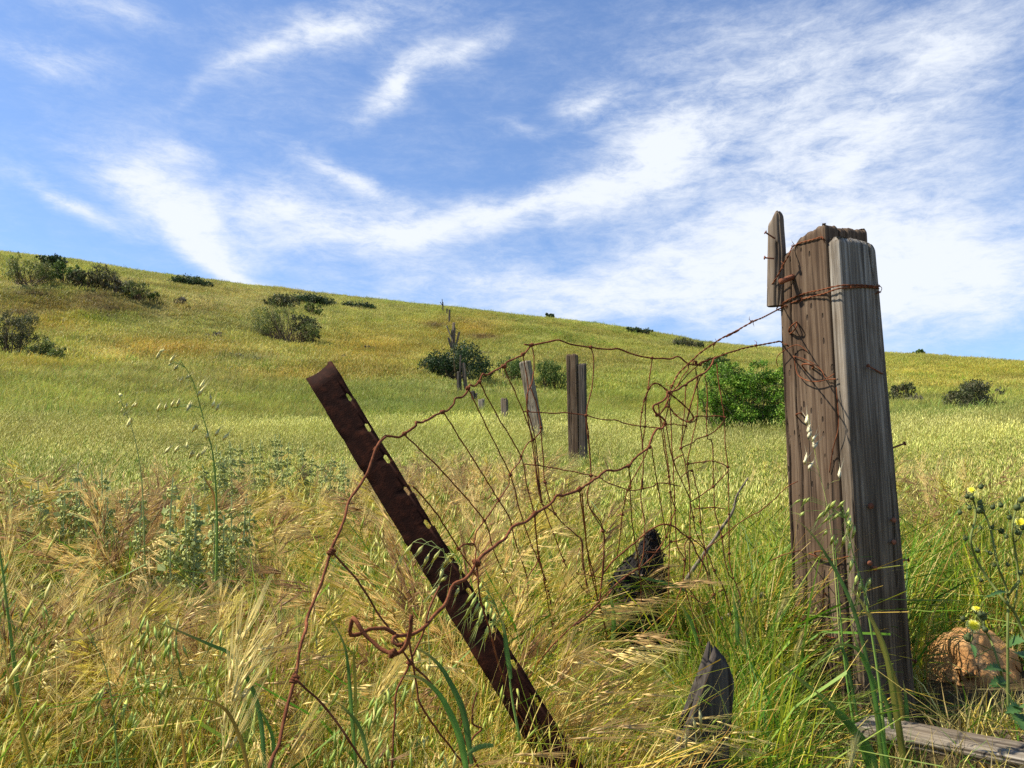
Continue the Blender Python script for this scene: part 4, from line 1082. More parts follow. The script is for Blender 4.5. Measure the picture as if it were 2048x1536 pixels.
# ------------------------------------------------------------------ leaning perforated stake
def build_stake():
    D = 1.38
    top, bot = P(638, 740, D + .03), P(1140, 1560, D - .08)
    ax = (bot - top) / np.linalg.norm(bot - top)
    L = np.linalg.norm(bot - top) + .30
    W = .0545
    fm = frame(top, ax, np.array([ax[2] * -1, 0, ax[0]]) * 1.0)   # local z runs down the stake, x across
    X = np.array(fm)[:3, 0]
    if X[0] < 0: fm = frame(top, ax, -np.array([ax[2] * -1, 0, ax[0]]))
    sx0, sx1, sl, pitch, first = W / 2 - .0105, W / 2 - .0045, .0185, .0665, .074
    xs = np.array([-W / 2, -W / 2 + .016, 0.0, sx0, (sx0 + sx1) / 2, sx1, W / 2])
    zs, hole = [0.0, .03], []
    z = first
    while z < L - .05:
        zs += [z - sl / 2, z - sl / 2 + .003, z + sl / 2 - .003, z + sl / 2]; z += pitch
        zs += [z - pitch / 2]
    zs = np.array(zs + [L])
    rng = np.random.default_rng(5)
    nz, nx = len(zs), len(xs)
    XX, ZZ = np.meshgrid(xs, zs)
    th = .0032
    bow = .0016 * np.cos(XX / W * 3.1) + .0015 * np.sin(ZZ * 7)
    edge = .0006 * rng.normal(0, 1, XX.shape)
    v0 = np.stack([XX + edge, bow, ZZ], 2).reshape(-1, 3); v1 = v0 - [0, th, 0]
    v0[:nx, 2] += .004 * np.sin(np.arange(nx)); v1[:nx, 2] = v0[:nx, 2]
    cells = {}
    for i in range(nz - 1):
        for j in range(nx - 1):
            zc = (zs[i] + zs[i + 1]) / 2
            k = (zc - first) / pitch
            inz = abs(k - round(k)) * pitch < sl / 2 and round(k) >= 0
            mid = abs(k - round(k)) * pitch < sl / 2 - .003
            cells[i, j] = 0 if (inz and j in (3, 4) and mid) else (2 if inz and j in (3, 4) else 1)
    q, t3 = [], []
    N = nz * nx
    def f(i, j): return i * nx + j
    edges = {}
    def face(poly):
        for off, seq in ((0, poly), (N, poly[::-1])):
            s = [a + off for a in seq]
            (q if len(s) == 4 else t3).append(s)
        for a, b in zip(poly, poly[1:] + poly[:1]): edges[(a, b)] = 1
    for (i, j), c in cells.items():
        a, b, c2, d = f(i, j), f(i, j + 1), f(i + 1, j + 1), f(i + 1, j)
        if c == 1: face([a, b, c2, d])
        elif c == 2:     # rounded end of a slot: half cell
            start = cells.get((i + 1, j)) == 0
            if start: face([a, b, d] if j == 3 else [a, b, c2])
            else: face([a, c2, d] if j == 3 else [b, c2, d])
    for (a, b) in list(edges):
        if (b, a) not in edges: q.append([b, a, a + N, b + N])
    m = MB(); m.add(np.concatenate([v0, v1]), q, t3)
    # rolled flange behind the left edge
    fv, fq = [], []
    pr = [(-W / 2, -th), (-W / 2 + .0005, -.024), (-W / 2 + .0035, -.024), (-W / 2 + .0038, -th)]
    zz = np.linspace(.001, L, 24)
    fv = np.array([[a, b, z] for z in zz for a, b in pr])
    fq = [[i * 4 + k, i * 4 + (k + 1) % 4, (i + 1) * 4 + (k + 1) % 4, (i + 1) * 4 + k] for i in range(len(zz) - 1) for k in range(4)] + [[3, 2, 1, 0]]
    t = thing("metal_stake", "leaning rusty steel stake with a row of slots along its edge in the foreground", "fence stake", mw=fm)
    ob("slotted_face", m.mesh("slotted_face", M_STAKE), t)
    m = MB(); m.add(fv, fq); ob("flange", m.mesh("flange", M_STAKE), t)
build_stake()
def leaf_cards(rng, c, size, col, up=.3, aspect=.45):
    n = len(c)
    a = rng.normal(0, 1, (n, 3)); a[:, 2] = np.abs(a[:, 2]) * .8 + up; a /= np.linalg.norm(a, axis=1)[:, None]
    b = np.cross(a, rng.normal(0, 1, (n, 3))); b /= np.linalg.norm(b, axis=1)[:, None] + 1e-9
    s = (size * (.6 + .8 * rng.random(n)))[:, None]
    v = np.stack([c - a * s * .5, c + b * s * aspect * .5, c + a * s * .5, c - b * s * aspect * .5], 1).reshape(-1, 3)
    return v, np.arange(n * 4).reshape(-1, 4), np.repeat(col, 4, 0)
# ------------------------------------------------------------------ other posts
def px_timber(name, parent, top, bot, wpx, d, mat, seed, thick=.7, M=60, H=36, yaw=.3, extra=.45, topfn=None, corner=.01, T=None, cracks=5, wear=.02, taper=None):
    yaw = yaw - .75 if d > 5 else yaw
    a, b = P(bot[0], bot[1], d), P(top[0], top[1], d)
    ax = (b - a) / np.linalg.norm(b - a); a = a - ax * extra
    w = wpx * d / F
    fm = frame(a, b - a, (math.cos(yaw), math.sin(yaw), 0))
    v, q, t3 = timber(-w / 2, w / 2, 0, w * thick, np.linalg.norm(b - a), seed, M, H, min(corner, w * .2), w * .018, cracks, w * .05, topfn, taper, wear, min(.02, w * .2), w * .03)
    if parent is None: return fm, (v, q, t3)
    o = ob(name, mk_mesh(name, loc_of(parent.matrix_basis, wld_of(fm, v)), q, t3, None, False, mat), parent)
    return o
GP = "old fence posts running up the hill"
def post_thing(label, bot, d, pieces, mat=None, group=GP, name="fence_post", cat="fence post"):
    b = P(bot[0], bot[1], d)
    t = thing(name, label, cat, mw=Matrix.Translation(Vector((b[0], b[1], tz(b[0], b[1])))), group=group)
    for i, (tp, bt, w, sd, kw) in enumerate(pieces):
        kw = dict(kw); nm = kw.pop('nm', 'timber'); m = kw.pop('mat', mat or M_FARW); dd = kw.pop('d', d)
        px_timber(nm, t, tp, bt, w, dd, m, sd, **kw)
    KEEP_OUT.append((b[0], b[1], .14 if d < 12 else .1))
    return t
post_thing("grey post of two split timbers side by side in the oats behind the mesh", (1148, 952), 9.8, [
    ((1142, 709), (1148, 960), 22, 21, dict(M=90, H=60, yaw=.35, cracks=8, mat=M_TIE)), ((1163, 727), (1166, 962), 15, 22, dict(M=70, H=50, yaw=.3, cracks=6, mat=M_DKW, d=9.75))])
post_thing("pale post leaning to the left behind the double timber post", (1078, 892), 12.6, [((1046, 723), (1077, 892), 21, 23, dict(M=70, H=50, yaw=.2, cracks=5, mat=M_PALE))])
post_thing("short grey stub with a jagged top standing in the oats beyond the leaning post", (1006, 862), 16.5, [((1007, 798), (1008, 862), 13, 24, dict(wear=.05))])
post_thing("thin low stub left of the jagged grey stub", (992, 868), 16.2, [((991, 829), (993, 870), 6, 25, dict(wear=.04))])
post_thing("pale broken stub half sunk in the oats", (961, 862), 18.5, [((961, 799), (962, 862), 11, 26, dict(mat=M_PALE, wear=.05))])
post_thing("dark stub leaning beside a thin plank behind the mesh wire", (945, 830), 20.5, [((944, 782), (949, 835), 8, 27, dict(mat=M_DKW)), ((952, 786), (951, 832), 4, 28, dict(mat=M_FARW))])
post_thing("split post with one tall sliver and two planks at the foot of the dark bush", (922, 778), 25.5, [
    ((921, 710), (918, 780), 3.5, 29, dict(mat=M_DKW)), ((925, 726), (931, 780), 7, 30, dict(mat=M_FARW)), ((916, 743), (916, 780), 6, 31, dict(mat=M_DKW)), ((920, 752), (921, 780), 4, 34, dict(mat=M_DKW))])
post_thing("splintered post spreading into several points above the dark bush", (905, 694), 39, [
    ((907, 645), (903, 696), 5, 35, {}), ((918, 664), (910, 696), 4, 36, {}), ((896, 675), (902, 696), 4, 37, dict(mat=M_DKW)), ((893, 652), (901, 672), 2.6, 38, dict(mat=M_PALE, extra=.9)), ((908, 656), (906, 696), 5, 39, {}), ((904, 660), (905, 696), 5, 40, dict(mat=M_DKW))])
post_thing("straight dark post just below the ridge, right of its slimmer neighbour", (898, 644), 52, [((898.5, 619), (898, 646), 3.6, 41, dict(mat=M_DKW))])
post_thing("slim dark post just below the ridge between the dead stem and the straight post", (894, 634), 57, [((893.5, 617), (894, 636), 2.4, 42, dict(mat=M_DKW))])
post_thing("tall bare dead stem with two broken twigs at the top of the fence line", (885, 630), 60, [((885, 604), (885.5, 632), 2.4, 43, dict(mat=M_DKW)), ((884, 598), (885, 612), 1.3, 44, dict(mat=M_DKW, extra=.2)), ((880, 604), (884, 610), 1.3, 45, dict(mat=M_DKW, extra=.2))], None, None, "dead_sapling", "dead sapling")

# ------------------------------------------------------------------ wood on the ground, rock, stump
def build_ground_wood():
    # split stump in front
    d = 1.52
    b = P(1425, 1536, d)
    t = thing("broken_post", "dark splintered post stub with a pointed top sticking out of grass in the foreground", "post stub", mw=Matrix.Translation(Vector((b[0], b[1], tz(b[0], b[1])))))
    def tp(x, y): return -.004 - np.where(x < .004, 3.2 * (.004 - x), 1.25 * (x - .004))
    px_timber("timber", t, (1430, 1284), (1412, 1560), 102, d, M_DKW, 51, .5, 130, 70, .15, .3, tp, .012, cracks=0, wear=.006)
    KEEP_OUT.append((b[0], b[1] + .03, .07))
    # board lying in front of the tall post
    a, e = P(1712, 1472, 2.03), P(2130, 1560, 1.72)
    fm = frame(a, e - a, (.15, 1, .1))
    v, q, t3 = timber(-.012, .088, -.002, .028, np.linalg.norm(e - a), 61, 130, 80, .008, .0022, 8, .006, None, None, .008, .015)
    v = v.copy()
    o = ob("fallen_board", mk_mesh("fallen_board", v, q, t3, None, False, M_PALE), None, fm)
    tag(o, "weathered grey board lying on the grass in front of the tall post", "board")
    a, e = P(1985, 1475, 2.12), P(2140, 1535, 2.0)
    fm = frame(a, e - a, (.2, 1, .2))
    v, q, t3 = timber(-.02, .05, -.025, .03, np.linalg.norm(e - a), 62, 90, 40, .02, .002, 5, .006, None, None, .02, .03)
    o = ob("fallen_log", mk_mesh("fallen_log", v, q, t3, None, False, M_GREY), None, fm)
    tag(o, "short brownish grey log end lying between the board and the orange rock", "log")
    # sandstone rock
    c = P(1936, 1338, 2.68)
    n, k = 72, 44
    u, w = np.meshgrid(np.linspace(0, 2 * math.pi, n, endpoint=False), np.linspace(-math.pi / 2, math.pi / 2, k))
    s = np.stack([np.cos(w) * np.cos(u), np.cos(w) * np.sin(u), np.sin(w)], 2).reshape(-1, 3)
    e_ = np.sign(s) * np.abs(s) ** .72
    p = e_ * np.array([.150, .12, .120])
    p[:, 2] += .035 * np.clip(-p[:, 0] / .12, -1, 1) * 0 - .05 * np.clip((p[:, 0] - .02) / .1, 0, 1) * (p[:, 2] > 0) - .06 * np.clip((-p[:, 0] - .03) / .1, 0, 1) * (p[:, 2] > 0)
    rr = fbm(s * 1.9, 3, 91) * .042 + fbm(s * 8, 3, 92) * .004
    ch = np.round(fbm(s * 1.7 + 5, 2, 95) * 5) / 5 * .02
    p = p + s * (rr + ch)[:, None]
    i, j = np.meshgrid(np.arange(k - 1), np.arange(n), indexing='ij'); i, j = i.ravel(), j.ravel(); j2 = (j + 1) % n
    q = np.stack([i * n + j, i * n + j2, (i + 1) * n + j2, (i + 1) * n + j], 1)
    m, nt = new_mat("orange_sandstone")
    oc = nd(nt, 'ShaderNodeTexCoord').outputs['Object']
    a1 = ntex(nt, oc, 14, 7, .65); a2 = ntex(nt, oc, 90, 4, .6); a3 = ntex(nt, mapping(nt, oc, (6, 6, 22)), 1.0, 4, .6, .5)
    col = ramp(nt, a1, [(.32, (.34, .14, .04)), (.5, (.56, .27, .09)), (.68, (.66, .41, .19))])
    col = mixc(nt, mth(nt, 'MULTIPLY', a3, .45), col, (.50, .32, .16)); col = mixc(nt, mth(nt, 'MULTIPLY', ramp(nt, a2, [(.55, (0, 0, 0)), (.72, (1, 1, 1))]), .5), col, (.16, .06, .025))
    bm = nd(nt, 'ShaderNodeBump'); bm.inputs['Strength'].default_value = .7; bm.inputs['Distance'].default_value = .01
    nt.links.new(mth(nt, 'ADD', a1, mth(nt, 'MULTIPLY', a2, .5)), bm.inputs['Height'])
    pb = nd(nt, 'ShaderNodeBsdfPrincipled'); pb.inputs['Roughness'].default_value = .92; pb.inputs['Specular IOR Level'].default_value = .15
    nt.links.new(col, pb.inputs['Base Color']); nt.links.new(bm.outputs[0], pb.inputs['Normal'])
    nt.links.new(pb.outputs[0], nd(nt, 'ShaderNodeOutputMaterial').inputs[0])
    o = ob("sandstone_rock", mk_mesh("sandstone_rock", p, q, None, None, True, m), None, None, tuple(c)); o.rotation_euler = (-.40, .08, .45)
    tag(o, "orange sandstone rock in the grass to the right of the tall post", "rock")
    KEEP_OUT.append((c[0], c[1], .09))
    # charred stump
    d = 2.34
    c = P(1268, 1235, d); c[2] = tz(c[0], c[1])
    h = P(1272, 1060, d)[2] - c[2]
    nu, nz = 150, 110
    U, Z = np.meshgrid(np.linspace(0, 2 * math.pi, nu, endpoint=False), np.linspace(0, 1, nz))
    U, Z = U.ravel(), Z.ravel()
    base = .064 + .008 * np.sin(U * 2 + 1) + .010 * np.exp(-((Z - .62) / .2) ** 2)
    prof = np.where(Z > .78, 1 - ((Z - .78) / .22) ** .9 * .82, 1)
    R = base * prof
    nn = fbm(np.stack([np.cos(U) * 2.2, np.sin(U) * 2.2, Z * 5], 1), 5, 71); n2 = fbm(np.stack([np.cos(U) * 9, np.sin(U) * 9, Z * 30], 1), 3, 72)
    R = R * (1 + .36 * nn + .46 * n2 * np.abs(n2) * 2)
    x = R * np.cos(U) + .055 * np.clip((Z - .7) / .3, 0, 1) ** 1.2 + .01 * np.sin(Z * 9); y = R * .75 * np.sin(U)
    p = np.stack([x * .84 + .008, y, Z * h], 1)
    i, j = np.meshgrid(np.arange(nz - 1), np.arange(nu), indexing='ij'); i, j = i.ravel(), j.ravel(); j2 = (j + 1) % nu
    q = np.stack([i * nu + j, i * nu + j2, (i + 1) * nu + j2, (i + 1) * nu + j], 1)
    m, nt = new_mat("charred_rotten_wood")
    oc = nd(nt, 'ShaderNodeTexCoord').outputs['Object']
    a1 = ntex(nt, mapping(nt, oc, (1, 1, .45)), 60, 6, .7, 1.5); a2 = ntex(nt, oc, 210, 3, .6)
    col = ramp(nt, a1, [(.35, (.006, .004, .003)), (.58, (.016, .010, .007)), (.72, (.05, .034, .025)), (.85, (.2, .15, .12))])
    bm = nd(nt, 'ShaderNodeBump'); bm.inputs['Strength'].default_value = 1; bm.inputs['Distance'].default_value = .012
    nt.links.new(mth(nt, 'ADD', a1, mth(nt, 'MULTIPLY', a2, .5)), bm.inputs['Height'])
    pb = nd(nt, 'ShaderNodeBsdfPrincipled'); pb.inputs['Roughness'].default_value = .85
    nt.links.new(col, pb.inputs['Base Color']); nt.links.new(bm.outputs[0], pb.inputs['Normal'])
    nt.links.new(pb.outputs[0], nd(nt, 'ShaderNodeOutputMaterial').inputs[0])
    o = ob("charred_stump", mk_mesh("charred_stump", p, q, None, None, False, m), None, None, tuple(c))
    rs = np.random.default_rng(12); k = rs.choice(len(p), 900); nrm = p[k] * np.array([1, 1, 0]); nrm /= np.linalg.norm(nrm, axis=1)[:, None] + 1e-9
    fl = MB(); v, q, cc = leaf_cards(rs, p[k] + nrm * rs.random((900, 1)) * .012, np.full(900, .014), np.array([(.045, .028, .018), (.09, .052, .032), (.022, .014, .01), (.18, .125, .085)])[rs.choice(4, 900, p=[.4, .25, .27, .08])], -.4, .5); fl.add(v, q, None, cc)
    tag(ob("bark_flakes", fl.mesh("bark_flakes", M_STEM), o), kind="stuff")
    tag(o, "black rotten stump with a pointed corner standing behind the wire mesh", "stump")
    KEEP_OUT.append((c[0], c[1], .11))
    # dead sticks
    def stick(label, pts, r0, r1, twig=None):
        p = spline(np.array(pts), .012); T = p[0]; n = len(p)
        rr = np.linspace(r0, r1, n) * (1 + .18 * fbm(v3(np.arange(n) * .5, len(label) + 0 * np.arange(n)), 2, 7))
        m = MB(); m.add(*tube(p - T + .002 * np.stack([fbm(v3(np.arange(n) * .3, k + 0 * np.arange(n)), 2, 9) for k in range(3)], 1), rr, 7))
        if twig:
            for tw in twig: m.add(*tube(spline(np.array(tw), .01) - T, np.linspace(r1 * .9, r1 * .4, len(spline(np.array(tw), .01))), 5))
        tag(ob("dead_stick", m.mesh("dead_stick", M_PALE, True), None, None, tuple(T)), label, "stick")
    stick("long grey stick leaning up through the crumpled mesh", [P(1362, 1178, 2.4), P(1385, 1140, 2.38), P(1420, 1090, 2.36), P(1463, 1028, 2.34), P(1472, 995, 2.33), P(1496, 955, 2.32)], .0075, .0022, [[P(1466, 1010, 2.335), P(1476, 1000, 2.33), P(1478, 985, 2.32)]])
    stick("grey stick with a blunt end lying in the grass below the leaning stick", [P(1350, 1285, 2.35), P(1400, 1255, 2.35), P(1450, 1235, 2.36), P(1495, 1208, 2.37), P(1526, 1188, 2.38)], .005, .0075)
    stick("thin grey twig lying just above the blunt stick", [P(1375, 1245, 2.42), P(1420, 1222, 2.42), P(1460, 1214, 2.42), P(1490, 1212, 2.42)], .0035, .0025)
build_ground_wood()

# ------------------------------------------------------------------ shrubs
STYLE = {'bright': [(.13, .27, .022), (.19, .34, .032), (.085, .19, .016), (.26, .38, .05), (.11, .16, .035)], 'dark': [(.035, .068, .022), (.05, .085, .03), (.025, .05, .02), (.075, .10, .045)],
         'olive': [(.12, .16, .035), (.16, .20, .05), (.09, .12, .03), (.19, .19, .07)], 'mid': [(.075, .135, .025), (.11, .18, .035), (.05, .10, .02), (.15, .20, .05)],
         'grey': [(.20, .17, .11), (.26, .22, .15), (.14, .12, .08), (.17, .18, .09)], 'darkolive': [(.07, .085, .03), (.10, .11, .045), (.05, .06, .025), (.13, .12, .06)]}
def shrub(label, px, py, wpx, hpx, style, n, leaf, seed, lobes=9, skew=0.0, stems=True, spread=.42, name="shrub", cat="shrub", group=None, d=None, sink=.12, shape=.5, spiky=0, depth=.8, stemcol=(.17, .12, .075)):
    """a bush: base at the picture point, size in picture units; twiggy stems, foliage in uneven clumps"""
    rng = np.random.default_rng(seed)
    b = hit(px, py, .30 if py > 720 else .16) if d is None else ground_at(px, d)
    dist = b[1] * cp
    w, h = wpx * 1.16 * dist / F, hpx * 1.2 * dist / F
    t = thing(name, label, cat, loc=(b[0], b[1], b[2] - sink), group=group)
    h += sink
    pts, cols, stemsb = [], [], MB()
    pal = np.array(STYLE[style])
    L = []
    for i in range(lobes):
        u = -1 + 2 * (i + .5) / lobes + rng.normal(0, .5 / lobes)
        u = np.clip(u, -.97, .97)
        top = h * (.42 + .58 * np.sqrt(max(0, 1 - abs(u) ** 2.4))) * (.80 + .28 * rng.random())
        if shape > .5: top = h * (.55 + .45 * rng.random())
        if shape < .3: top = h * .74 * (.72 + .28 * np.sqrt(max(0, 1 - u * u))) * (.92 + .12 * rng.random())
        yy = rng.normal(0, .36) * w * depth * .5
        r = (w * spread / math.sqrt(lobes)) * (.6 + .85 * rng.random())
        rz = r * (.7 + .6 * rng.random())
        rz = min(rz, top * .62)
        c = np.array([u * (w / 2 - r * .8) + skew * h * (top / h - .5), yy, max(top - rz, rz * .4)])
        L.append((c, r, rz))
        if rng.random() < .8: L.append((c * np.array([.9, 1, .52]) + rng.normal(0, .1, 3) * r, r * .95, rz * .95))
    tot = sum(r * r * rz for _, r, rz in L)
    for c, r, rz in L:
        k = max(8, int(n * 1.7 * r * r * rz / tot))
        # sprigs: small tufts scattered through the clump, mostly near its surface
        ns = max(4, k // 14)
        s = rng.normal(0, 1, (ns, 3)); s /= np.linalg.norm(s, axis=1)[:, None]
        s[:, 2] = np.where(rng.random(ns) < .7, np.abs(s[:, 2]), s[:, 2])
        s = s * (.45 + .6 * rng.random((ns, 1)) ** .6) * np.array([r, r, rz]) + c
        ci = rng.integers(0, len(pal), ns); br = .75 + .5 * rng.random((ns, 1))
        idx = rng.integers(0, ns, k)
        pp = s[idx] + rng.normal(0, 1, (k, 3)) * np.array([1, 1, 1.2 + max(spiky, 0)]) * r * .12
        pts.append(pp); cols.append(pal[ci][idx] * br[idx] * (.85 + .3 * rng.random((k, 1))))
        if stems:
            foot = np.array([rng.normal(0, .09) * w + .25 * c[0], rng.normal(0, .05) * w, -.05])
            for s_ in range(3):
                e = s[rng.integers(0, ns)]
                mid = foot * .5 + e * .5 + rng.normal(0, .05, 3) * h
                cv = spline([foot, mid, e], h / 7)
                stemsb.add(*tube(cv, np.linspace(.012, .003, len(cv)) * max(1, dist / 16) * (.7 + .5 * rng.random()), 4, False), c=np.array(stemcol) * (.7 + .6 * rng.random()))
    p = np.concatenate(pts); cc = np.concatenate(cols)
    ok = p[:, 2] > -.05
    p, cc = p[ok], cc[ok]
    m = MB(); v, q, c4 = leaf_cards(rng, p, np.full(len(p), leaf * .82 * dist / F), cc, .3 + spiky * .5, .5 if spiky == 0 else (.62 if spiky < 0 else .26)); m.add(v, q, None, c4)
    o = ob("foliage", m.mesh("foliage", M_LEAF), t)
    if stems: ob("branches", stemsb.mesh("branches", M_STEM), t)
    KEEP_OUT.append((b[0], b[1], w * .28))
    return t
def build_shrubs():
    S = shrub
    S("bright green rounded bush directly behind the tall post, the largest near bush", 1498, 872, 190, 152, 'bright', 24000, 4.7, 1, 28, d=13.5, spread=.50, spiky=-.3, shape=.6)
    S("small darker green bush peeking over the left shoulder of the bright green bush", 1438, 742, 66, 40, 'mid', 2400, 5, 2, 7)
    S("dark dense bush in the gully below the splintered post", 908, 742, 140, 54, 'dark', 5200, 5.5, 3, 10)
    S("green bush behind the top wire left of the leaning pale post", 1022, 748, 74, 44, 'mid', 2600, 5, 4, 7, spiky=.5)
    S("longer green bush with bare grey skirt between the leaning post and the double post", 1100, 764, 80, 50, 'mid', 2800, 5, 5, 8, spiky=.5)
    S("dark green bush on the right slope beyond the tall post", 1946, 804, 116, 64, 'darkolive', 4600, 5, 6, 9)
    S("low dark tail of twigs at the right foot of the dark slope bush", 2014, 808, 50, 20, 'darkolive', 800, 5, 7, 5)
    S("grey brushy shrub close against the right side of the tall post", 1800, 792, 52, 46, 'darkolive', 1600, 5, 8, 6)
    S("dry greyish twiggy shrub between the tall post and the dark slope bush", 1838, 795, 70, 26, 'grey', 1300, 5, 9, 6)
    S("dark spiky mound on the skyline left of the centre, tallest of the ridge mounds", 378, 567, 80, 17, 'dark', 3200, 4.5, 10, 12, spread=.66, shape=.2)
    S("long dark mound on the skyline above the wind-bent shrub", 620, 604, 96, 19, 'dark', 3600, 4.5, 11, 13, spread=.72, shape=.2)
    S("flat dark mound on the ridge just right of the long dark mound", 712, 612, 78, 9, 'dark', 2200, 4.5, 12, 12, spread=.66, shape=.2)
    S("tiny lone dark tree on the skyline in the centre", 1099, 639, 22, 13, 'dark', 700, 4.5, 13, 4, d=73, name="small_tree", cat="tree")
    S("low dark oval bush on the right half of the ridge", 1274, 663, 52, 11, 'dark', 1500, 4.5, 14, 9, shape=.2)
    S("faint flat patch of dark brush below the right ridge, beside the barbed wire", 1370, 690, 86, 9, 'darkolive', 1000, 5.5, 15, 8)
    S("dark low scrub on the skyline against the right edge of the tall post", 1800, 704, 70, 16, 'dark', 900, 5, 16, 7, d=62)
    S("round green bush on the skyline right of the tall post", 1836, 704, 38, 22, 'mid', 1000, 5, 17, 5, d=61)
    # the left slope
    S("pale green bush at the left edge below the ridge", 52, 560, 96, 48, 'olive', 2600, 5.5, 20, 8, spiky=.4)
    S("small dark round bush standing against the sky on the left ridge", 106, 536, 56, 32, 'dark', 1500, 5.5, 21, 5)
    S("mid green bush under the small dark skyline bush", 128, 560, 60, 38, 'mid', 1700, 5.5, 22, 6)
    S("olive shrub with a tall sprig in the row below the left ridge", 204, 571, 70, 42, 'darkolive', 1500, 5.5, 23, 7, spiky=.5)
    S("brownish grey shrub between the mid green bush and the sprig shrub", 170, 567, 54, 28, 'darkolive', 1100, 5.5, 24, 6)
    S("grey twiggy shrub just right of the sprig shrub", 236, 580, 50, 28, 'grey', 900, 5.5, 25, 6)
    S("last green shrub at the right end of the row below the left ridge", 272, 590, 62, 30, 'olive', 1300, 5.5, 26, 6, spiky=.4)
    S("tiny sprig bush at the very end of the shrub row", 308, 595, 24, 16, 'olive', 350, 5.5, 27, 4)
    S("small pale grey tuft bush alone on the straw coloured slope", 362, 602, 28, 13, 'grey', 420, 4.5, 28, 4)
    S("large dark olive bush cut by the left edge of the view", 24, 700, 100, 74, 'darkolive', 4600, 5.5, 29, 10, spiky=.4)
    S("low spreading brush trailing right from the large left bush", 92, 712, 90, 34, 'olive', 1900, 5.5, 30, 8, skew=-.3)
    S("wind-bent olive shrub leaning left on the middle slope", 572, 676, 128, 62, 'olive', 4000, 5, 31, 10, skew=-.6, spiky=.4)
    S("dark brown twiggy half of brush at the right foot of the wind-bent shrub", 618, 680, 60, 48, 'darkolive', 1500, 5, 32, 6, skew=-.4)
    S("grey open shrub behind the wind-bent shrub below the long dark mound", 562, 612, 76, 26, 'darkolive', 1200, 5, 33, 7)
    S("small green bush beside the grey open shrub", 626, 626, 44, 22, 'olive', 800, 5, 34, 5)
    for i, (px, py, w, h, st, lab) in enumerate([(468, 708, 44, 12, 'grey', "low silvery weed patch above the steel stake, leftmost of the slope weeds"), (515, 716, 40, 10, 'grey', "low silvery weed patch right beside the leftmost slope weed"),
            (545, 722, 50, 7, 'mid', "flat dark green weed patch under the silvery weeds"), (735, 693, 22, 8, 'grey', "tiny grey weed tuft in the orange grass"), (790, 826, 50, 10, 'mid', "dark green weed patch just right of the slotted stake"),
            (690, 712, 30, 9, 'grey', "small grey weed on the left margin of the orange grass"), (430, 668, 46, 9, 'grey', "pale weed patch in the grass below the lone grey tuft"), (965, 703, 34, 7, 'grey', "grey weed beside the gully bush, right of the splintered post")]):
        S(lab, px, py, w, h, st, 420, 4.5, 60 + i, 5, stems=False, name="weed_patch", cat="weed")
build_shrubs()

# ------------------------------------------------------------------ whorled weeds (left) and flowering thistle (right)
def whorl_weed(label, px, py_top, d, lean, seed, nst=1):
    rng = np.random.default_rng(seed)
    b = ground_at(px, d); top = P(px + lean, py_top, d)
    t = thing("whorled_weed", label, "weed", loc=tuple(b), group="grey-green whorled weeds in the left field")
    st, lf, wh = MB(), MB(), MB()
    for s in range(nst):
        e = top - b + (np.array([rng.normal(0, .05), rng.normal(0, .05), -abs(rng.normal(0, .06))]) if s else 0)
        cv = spline([np.zeros(3) + rng.normal(0, .02, 3) * (s > 0), e * .5 + rng.normal(0, .012, 3), e], .02)
        st.add(*tube(cv, np.linspace(.0042, .002, len(cv)), 5, False), c=(.40, .46, .20))
        H = np.linalg.norm(e); nw = int(H * .62 / .026)
        for k in range(nw):
            f = .36 + .64 * k / nw
            i = min(int(f * (len(cv) - 1)), len(cv) - 1); p = cv[i]
            r = .021 * (1.1 - .55 * (f - .36) / .64)
            n = 12
            a = rng.random(n) * 6.283; rr = r * (.4 + .6 * rng.random(n))
            c0 = p + np.stack([np.cos(a) * rr, np.sin(a) * rr, rng.normal(0, .0035, n)], 1)
            v, t3 = spindle(c0 - [0, 0, .004], c0 + np.stack([np.cos(a) * .004, np.sin(a) * .004, np.full(n, .006)], 1), .0105)
            wh.add(v, None, t3, np.repeat(np.array([(.52, .55, .18)]) * (.7 + .55 * rng.random((n, 1))), 5, 0))
            a = rng.random(4) * 6.283
            L = .022 * (1.5 - f)
            c1 = p + np.stack([np.cos(a), np.sin(a), 0 * a - .25], 1) * (r + L * .6)
            v, q, c = leaf_cards(rng, c1, np.full(4, L * 1.5), np.array([(.27, .32, .10)]) * (.7 + .5 * rng.random((4, 1))), 0, .8); lf.add(v, q, None, c)
        n = 60
        c1 = np.stack([rng.normal(0, .05, n), rng.normal(0, .05, n), H * .38 * rng.random(n)], 1) + e * 0
        c1[:, :2] += (e[:2] * .25)
        v, q, c = leaf_cards(rng, c1, np.full(n, .022), np.array([(.21, .27, .085)]) * (.6 + .7 * rng.random((n, 1))), .1, .8); lf.add(v, q, None, c)
    ob("stem", st.mesh("stem", M_STEM, True), t); ob("leaves", lf.mesh("leaves", M_LEAF), t); tag(ob("seed_whorls", wh.mesh("seed_whorls", M_LEAF), t), kind="stuff")
